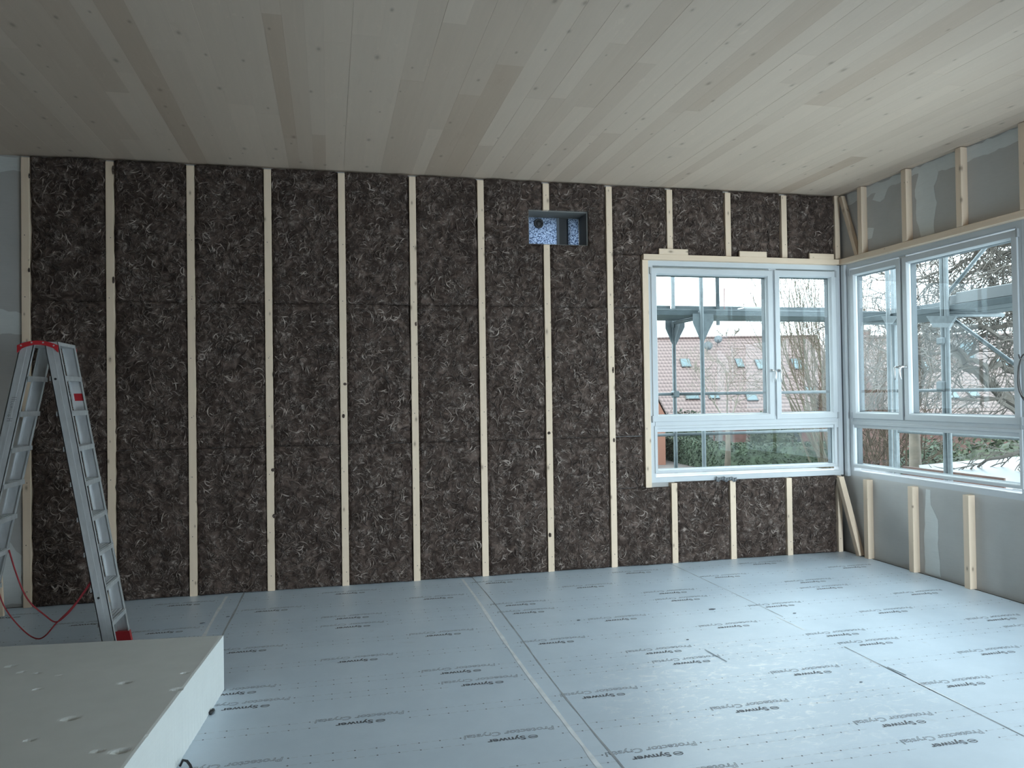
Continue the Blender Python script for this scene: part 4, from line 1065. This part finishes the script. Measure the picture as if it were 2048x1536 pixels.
def shrub(name, label, c, rx, ry, rz, nleaf, size, mat, seed):
    bm = bmesh.new(); bmesh.ops.create_icosphere(bm, subdivisions=3, radius=1); m = MB()
    for v in bm.verts:
        k = 1+.28*noise.noise(v.co*1.9+Vector((seed, 0, 0))); v.co = Vector((v.co.x*rx*k*.9, v.co.y*ry*k*.9, max(v.co.z*rz*k*.9, -rz*.98)))+c
    bm.verts.index_update(); m.v = [tuple(v.co) for v in bm.verts]; m.f = [tuple(v.index for v in f.verts) for f in bm.faces]; V = [v.co.copy() for v in bm.verts]; bm.free()
    def pf(r): p = r.choice(V); return c+(p-c)*r.uniform(.95, 1.18)+Vector((r.uniform(-.2, .2)*rx, r.uniform(-.2, .2)*ry, r.uniform(-.2, .2)*rz)), None
    return leafy(name, label, 'shrub', pf, nleaf, size, mat, dict(loc=(c.x, c.y, G), mb=m, mat=mat), seed)
def on_ground(px, t): p = at(px, 900, t); return Vector((p.x, p.y, G))
c = on_ground(2005, 24); shrub('evergreen_shrub', 'broad green evergreen shrub low in the right window', c+Vector((0, 0, 1.3)), 2.6, 2.0, 1.75, 5000, .10, 'shrub', 11)
c = on_ground(1866, 33); shrub('evergreen_shrub', 'dark green shrub behind the double scaffold tube', c+Vector((0, 0, 1.0)), 1.7, 1.4, 1.3, 3000, .10, 'hedge', 12)
c = on_ground(1545, 56); shrub('garden_shrub', 'small grey-green shrub in front of the house behind the hedge', c+Vector((0, 0, 1.4)), 1.6, 1.2, 1.6, 2500, .12, 'shrub', 13)
c = on_ground(1372, 58); shrub('garden_shrub', 'blue-green shrub behind the left part of the hedge', c+Vector((0, 0, 1.4)), 1.8, 1.2, 1.7, 2500, .12, 'hedge', 14)

# ------------------------------------------------------------------ bare trees
def grow(mb, p, d, L, r0, lev, rg, cfg):
    steps = cfg.get('steps', 5); pts = [p]; rad = [r0]; cur = p.copy(); dd = d.normalized()
    kids = []
    for i in range(steps):
        dd = (dd+Vector((rg.gauss(0, 1), rg.gauss(0, 1), rg.gauss(0, 1)))*cfg['wob']+Vector((0, 0, 1))*cfg['lift'][min(lev, len(cfg['lift'])-1)]).normalized()
        cur = cur+dd*(L/steps); pts.append(cur.copy()); rad.append(r0*(1-.75*(i+1)/steps))
        if lev < cfg['lev'] and (i >= cfg['from'] or lev > 0):
            for _ in range(cfg['kids'][min(lev, len(cfg['kids'])-1)]): kids.append((cur.copy(), dd.copy(), rad[-1]))
    mb.path(pts, rad, 5 if lev < 2 else 3, False)
    for q, d0, rr in kids:
        side = Vector((rg.gauss(0, 1), rg.gauss(0, 1), rg.gauss(0, 1)*.6)); side = (side-d0*side.dot(d0)).normalized()
        nd = (d0*cfg['fwd']+side*cfg['spread']).normalized()
        grow(mb, q, nd, L*cfg['ratio']*rg.uniform(.7, 1.15), max(rr*.62, cfg['rmin']), lev+1, rg, cfg)
def tree(name, label, base, d, L, r0, cfg, mat, seed, trunk=None, tmat=None, cat='tree'):
    root = tag(empty(name, base), label, cat); rg = random.Random(seed)
    if trunk:
        build(MB().path(trunk[0], trunk[1], 8), 'trunk', tmat or mat, root, True); starts = trunk[2]
    else: starts = [(base, d)]
    m = MB()
    for p, dd in starts: grow(m, p, dd, L, r0, 0, rg, cfg)
    build(m, 'branches', mat, root); return root
V3 = Vector
# small tree in front of the hedge
b = on_ground(1453, 42); top = at(1457, 842, 42); topm = V3((b.x+.1, b.y, top.z))
cfg = dict(wob=.16, lift=[.05, .06, .08], kids=[2, 1], lev=3, ratio=.55, fwd=.8, spread=.8, rmin=.010)
cfg['from'] = 1
tree('bare_tree', 'slim bare tree with pale trunk in front of the hedge', b, None, 3.0, .045, cfg, 'twig_p', 31,
     ([b, b.lerp(topm, .5)+V3((.05, 0, 0)), topm], [.20, .15, .11], [(topm, V3((-.7, 0, .8))), (topm, V3((.7, .1, .8))), (topm, V3((.05, 0, 1)))]), 'birch')
# fan of upright switches right of the back window
b = on_ground(1668, 36); rg = random.Random(5); st = []
for k in range(26): st.append((b+V3((rg.uniform(-.5, .5), rg.uniform(-.5, .5), 0)), V3((rg.uniform(-.62, .22), rg.uniform(-.25, .25), 1.15))))
cfg = dict(wob=.05, lift=[.10, .10, .1], kids=[1, 1], lev=2, ratio=.42, fwd=1.2, spread=.45, rmin=.010, steps=7); cfg['from'] = 3
tree('switch_shrub', 'tall fan of bare upright switches behind the right back sash', b, None, 9.6, .05, cfg, 'bark_l', 6, ([b-V3((0, 0, .05)), b+V3((0, 0, .3))], [.4, .3], st), 'bark_l', 'shrub')
b = on_ground(1745, 26); rg = random.Random(15); st = []
for k in range(24): st.append((b+V3((rg.uniform(-.7, .7), rg.uniform(-.7, .7), 0)), V3((rg.uniform(-.4, .4), rg.uniform(-.35, .35), 1))))
cfg = dict(wob=.14, lift=[.06, .05, .0], kids=[2, 1, 1], lev=2, ratio=.45, fwd=.9, spread=.8, rmin=.010, steps=6); cfg['from'] = 1
tree('brown_bush', 'dense brown leafless bush in the narrow right sash', b, None, 6.4, .045, cfg, 'bark_b', 16, ([b-V3((0, 0, .05)), b+V3((0, 0, .3))], [.45, .35], st), 'bark_b', 'shrub')
# trunk low in the right window
b = on_ground(1833, 18); tp = at(1832, 846, 18); tp = V3((b.x-.05, b.y, tp.z))
cfg = dict(wob=.18, lift=[.02, .02, .02], kids=[1, 2], lev=2, ratio=.6, fwd=.8, spread=.9, rmin=.010); cfg['from'] = 1
tree('bare_tree', 'small bare tree with a straight trunk left of the double scaffold tube', b, None, 3.2, .07, cfg, 'bark', 41, ([b, b.lerp(tp, .6), tp], [.19, .15, .11], [(tp, V3((-.4, 0, .9))), (tp, V3((.6, .2, .8))), (tp, V3((.1, -.2, 1)))]), 'birch')
# large tree whose boughs cross the right window
T = 15.0
b = on_ground(2140, T); k1 = at(2120, 880, T)
root_t = tag(empty('large_bare_tree', b), 'large bare tree with boughs arching across the right window', 'tree')
build(MB().path([b, b.lerp(k1, .6)+V3((.1, 0, 0)), k1, at(2130, 620, T), at(2110, 350, T)], [.34, .27, .24, .18, .12], 9), 'trunk', 'bark', root_t, True)
rg = random.Random(77); m = MB()
cfg = dict(wob=.13, lift=[-.015, -.03, -.03], kids=[2, 1, 1], lev=3, ratio=.55, fwd=.95, spread=.75, rmin=.013, steps=6); cfg['from'] = 1
boughs = [([(2118, 880), (2020, 800), (1950, 745), (1900, 690), (1850, 672)], .10), ([(2128, 760), (2040, 742), (1960, 728), (1910, 706), (1840, 700)], .06),
          ([(2130, 640), (2040, 640), (1960, 655), (1880, 660), (1825, 668)], .05), ([(2120, 560), (2050, 560), (1960, 590), (1880, 610), (1822, 645)], .05),
          ([(2115, 480), (2050, 480), (1980, 495), (1900, 540), (1820, 560)], .05), ([(2112, 420), (2040, 440), (1960, 470), (1880, 510)], .05), ([(2118, 700), (2050, 690), (1980, 660), (1930, 610), (1900, 560)], .05),
          ([(2120, 850), (2050, 830), (1990, 800), (1920, 800)], .05), ([(2120, 900), (2040, 900), (1970, 925), (1930, 945)], .04), ([(2110, 380), (2060, 410), (2000, 420), (1930, 470)], .04), ([(2125, 600), (2060, 600), (2020, 640), (2000, 720)], .035),
          ([(2110, 440), (2030, 500), (1980, 530), (1920, 560), (1860, 570)], .04), ([(2110, 520), (2030, 515), (1970, 500), (1910, 507)], .04), ([(2110, 560), (2040, 535), (1990, 545), (1930, 530)], .035),
          ([(2100, 430), (2040, 470), (2012, 540), (1990, 630)], .03), ([(2115, 640), (2045, 620), (2000, 590), (1955, 500)], .035), ([(2110, 400), (2050, 455), (1990, 480), (1930, 500)], .035)]
for pts, r0 in boughs:
    P3 = [at(x, y, T+rg.uniform(-1.0, 1.0)) for x, y in pts]; out = []
    for i in range(len(P3)-1):
        for k in range(4): out.append(P3[i].lerp(P3[i+1], k/4)+V3((rg.gauss(0, .03), rg.gauss(0, .03), rg.gauss(0, .03))))
    out.append(P3[-1]); n_ = len(out)
    m.path(out, [max(.02, 1.35*r0*(1-.8*i/n_)) for i in range(n_)], 6, False)
    for i in range(1, n_, 3):
        d = (out[i]-out[i-1]).normalized()
        for _ in range(1):
            side = V3((rg.gauss(0, .5), rg.gauss(0, .5), rg.gauss(0, 1))); side = (side-d*side.dot(d)).normalized()
            grow(m, out[i], (d+side*.75).normalized(), rg.uniform(.8, 1.7), max(.015, r0*(1-.8*i/n_)*.5), 1, rg, cfg)
build(m, 'branches', 'bark', root_t)
# faint distant tree tops over the ridge
b = on_ground(1463, 110)
cfg = dict(wob=.14, lift=[.05, .04, .02], kids=[2, 2], lev=2, ratio=.5, fwd=.9, spread=.7, rmin=.03); cfg['from'] = 1
tpk = V3((b.x, b.y, 7.5))
tree('distant_tree', 'faint distant tree top showing above the red roof ridge', b, None, 2.6, .08, cfg, 'bark_l', 91, ([b, tpk], [.3, .15], [(tpk, V3((-.4, 0, 1))), (tpk, V3((.4, 0, 1))), (tpk, V3((0, .1, 1))), (tpk, V3((.8, 0, .7)))]))
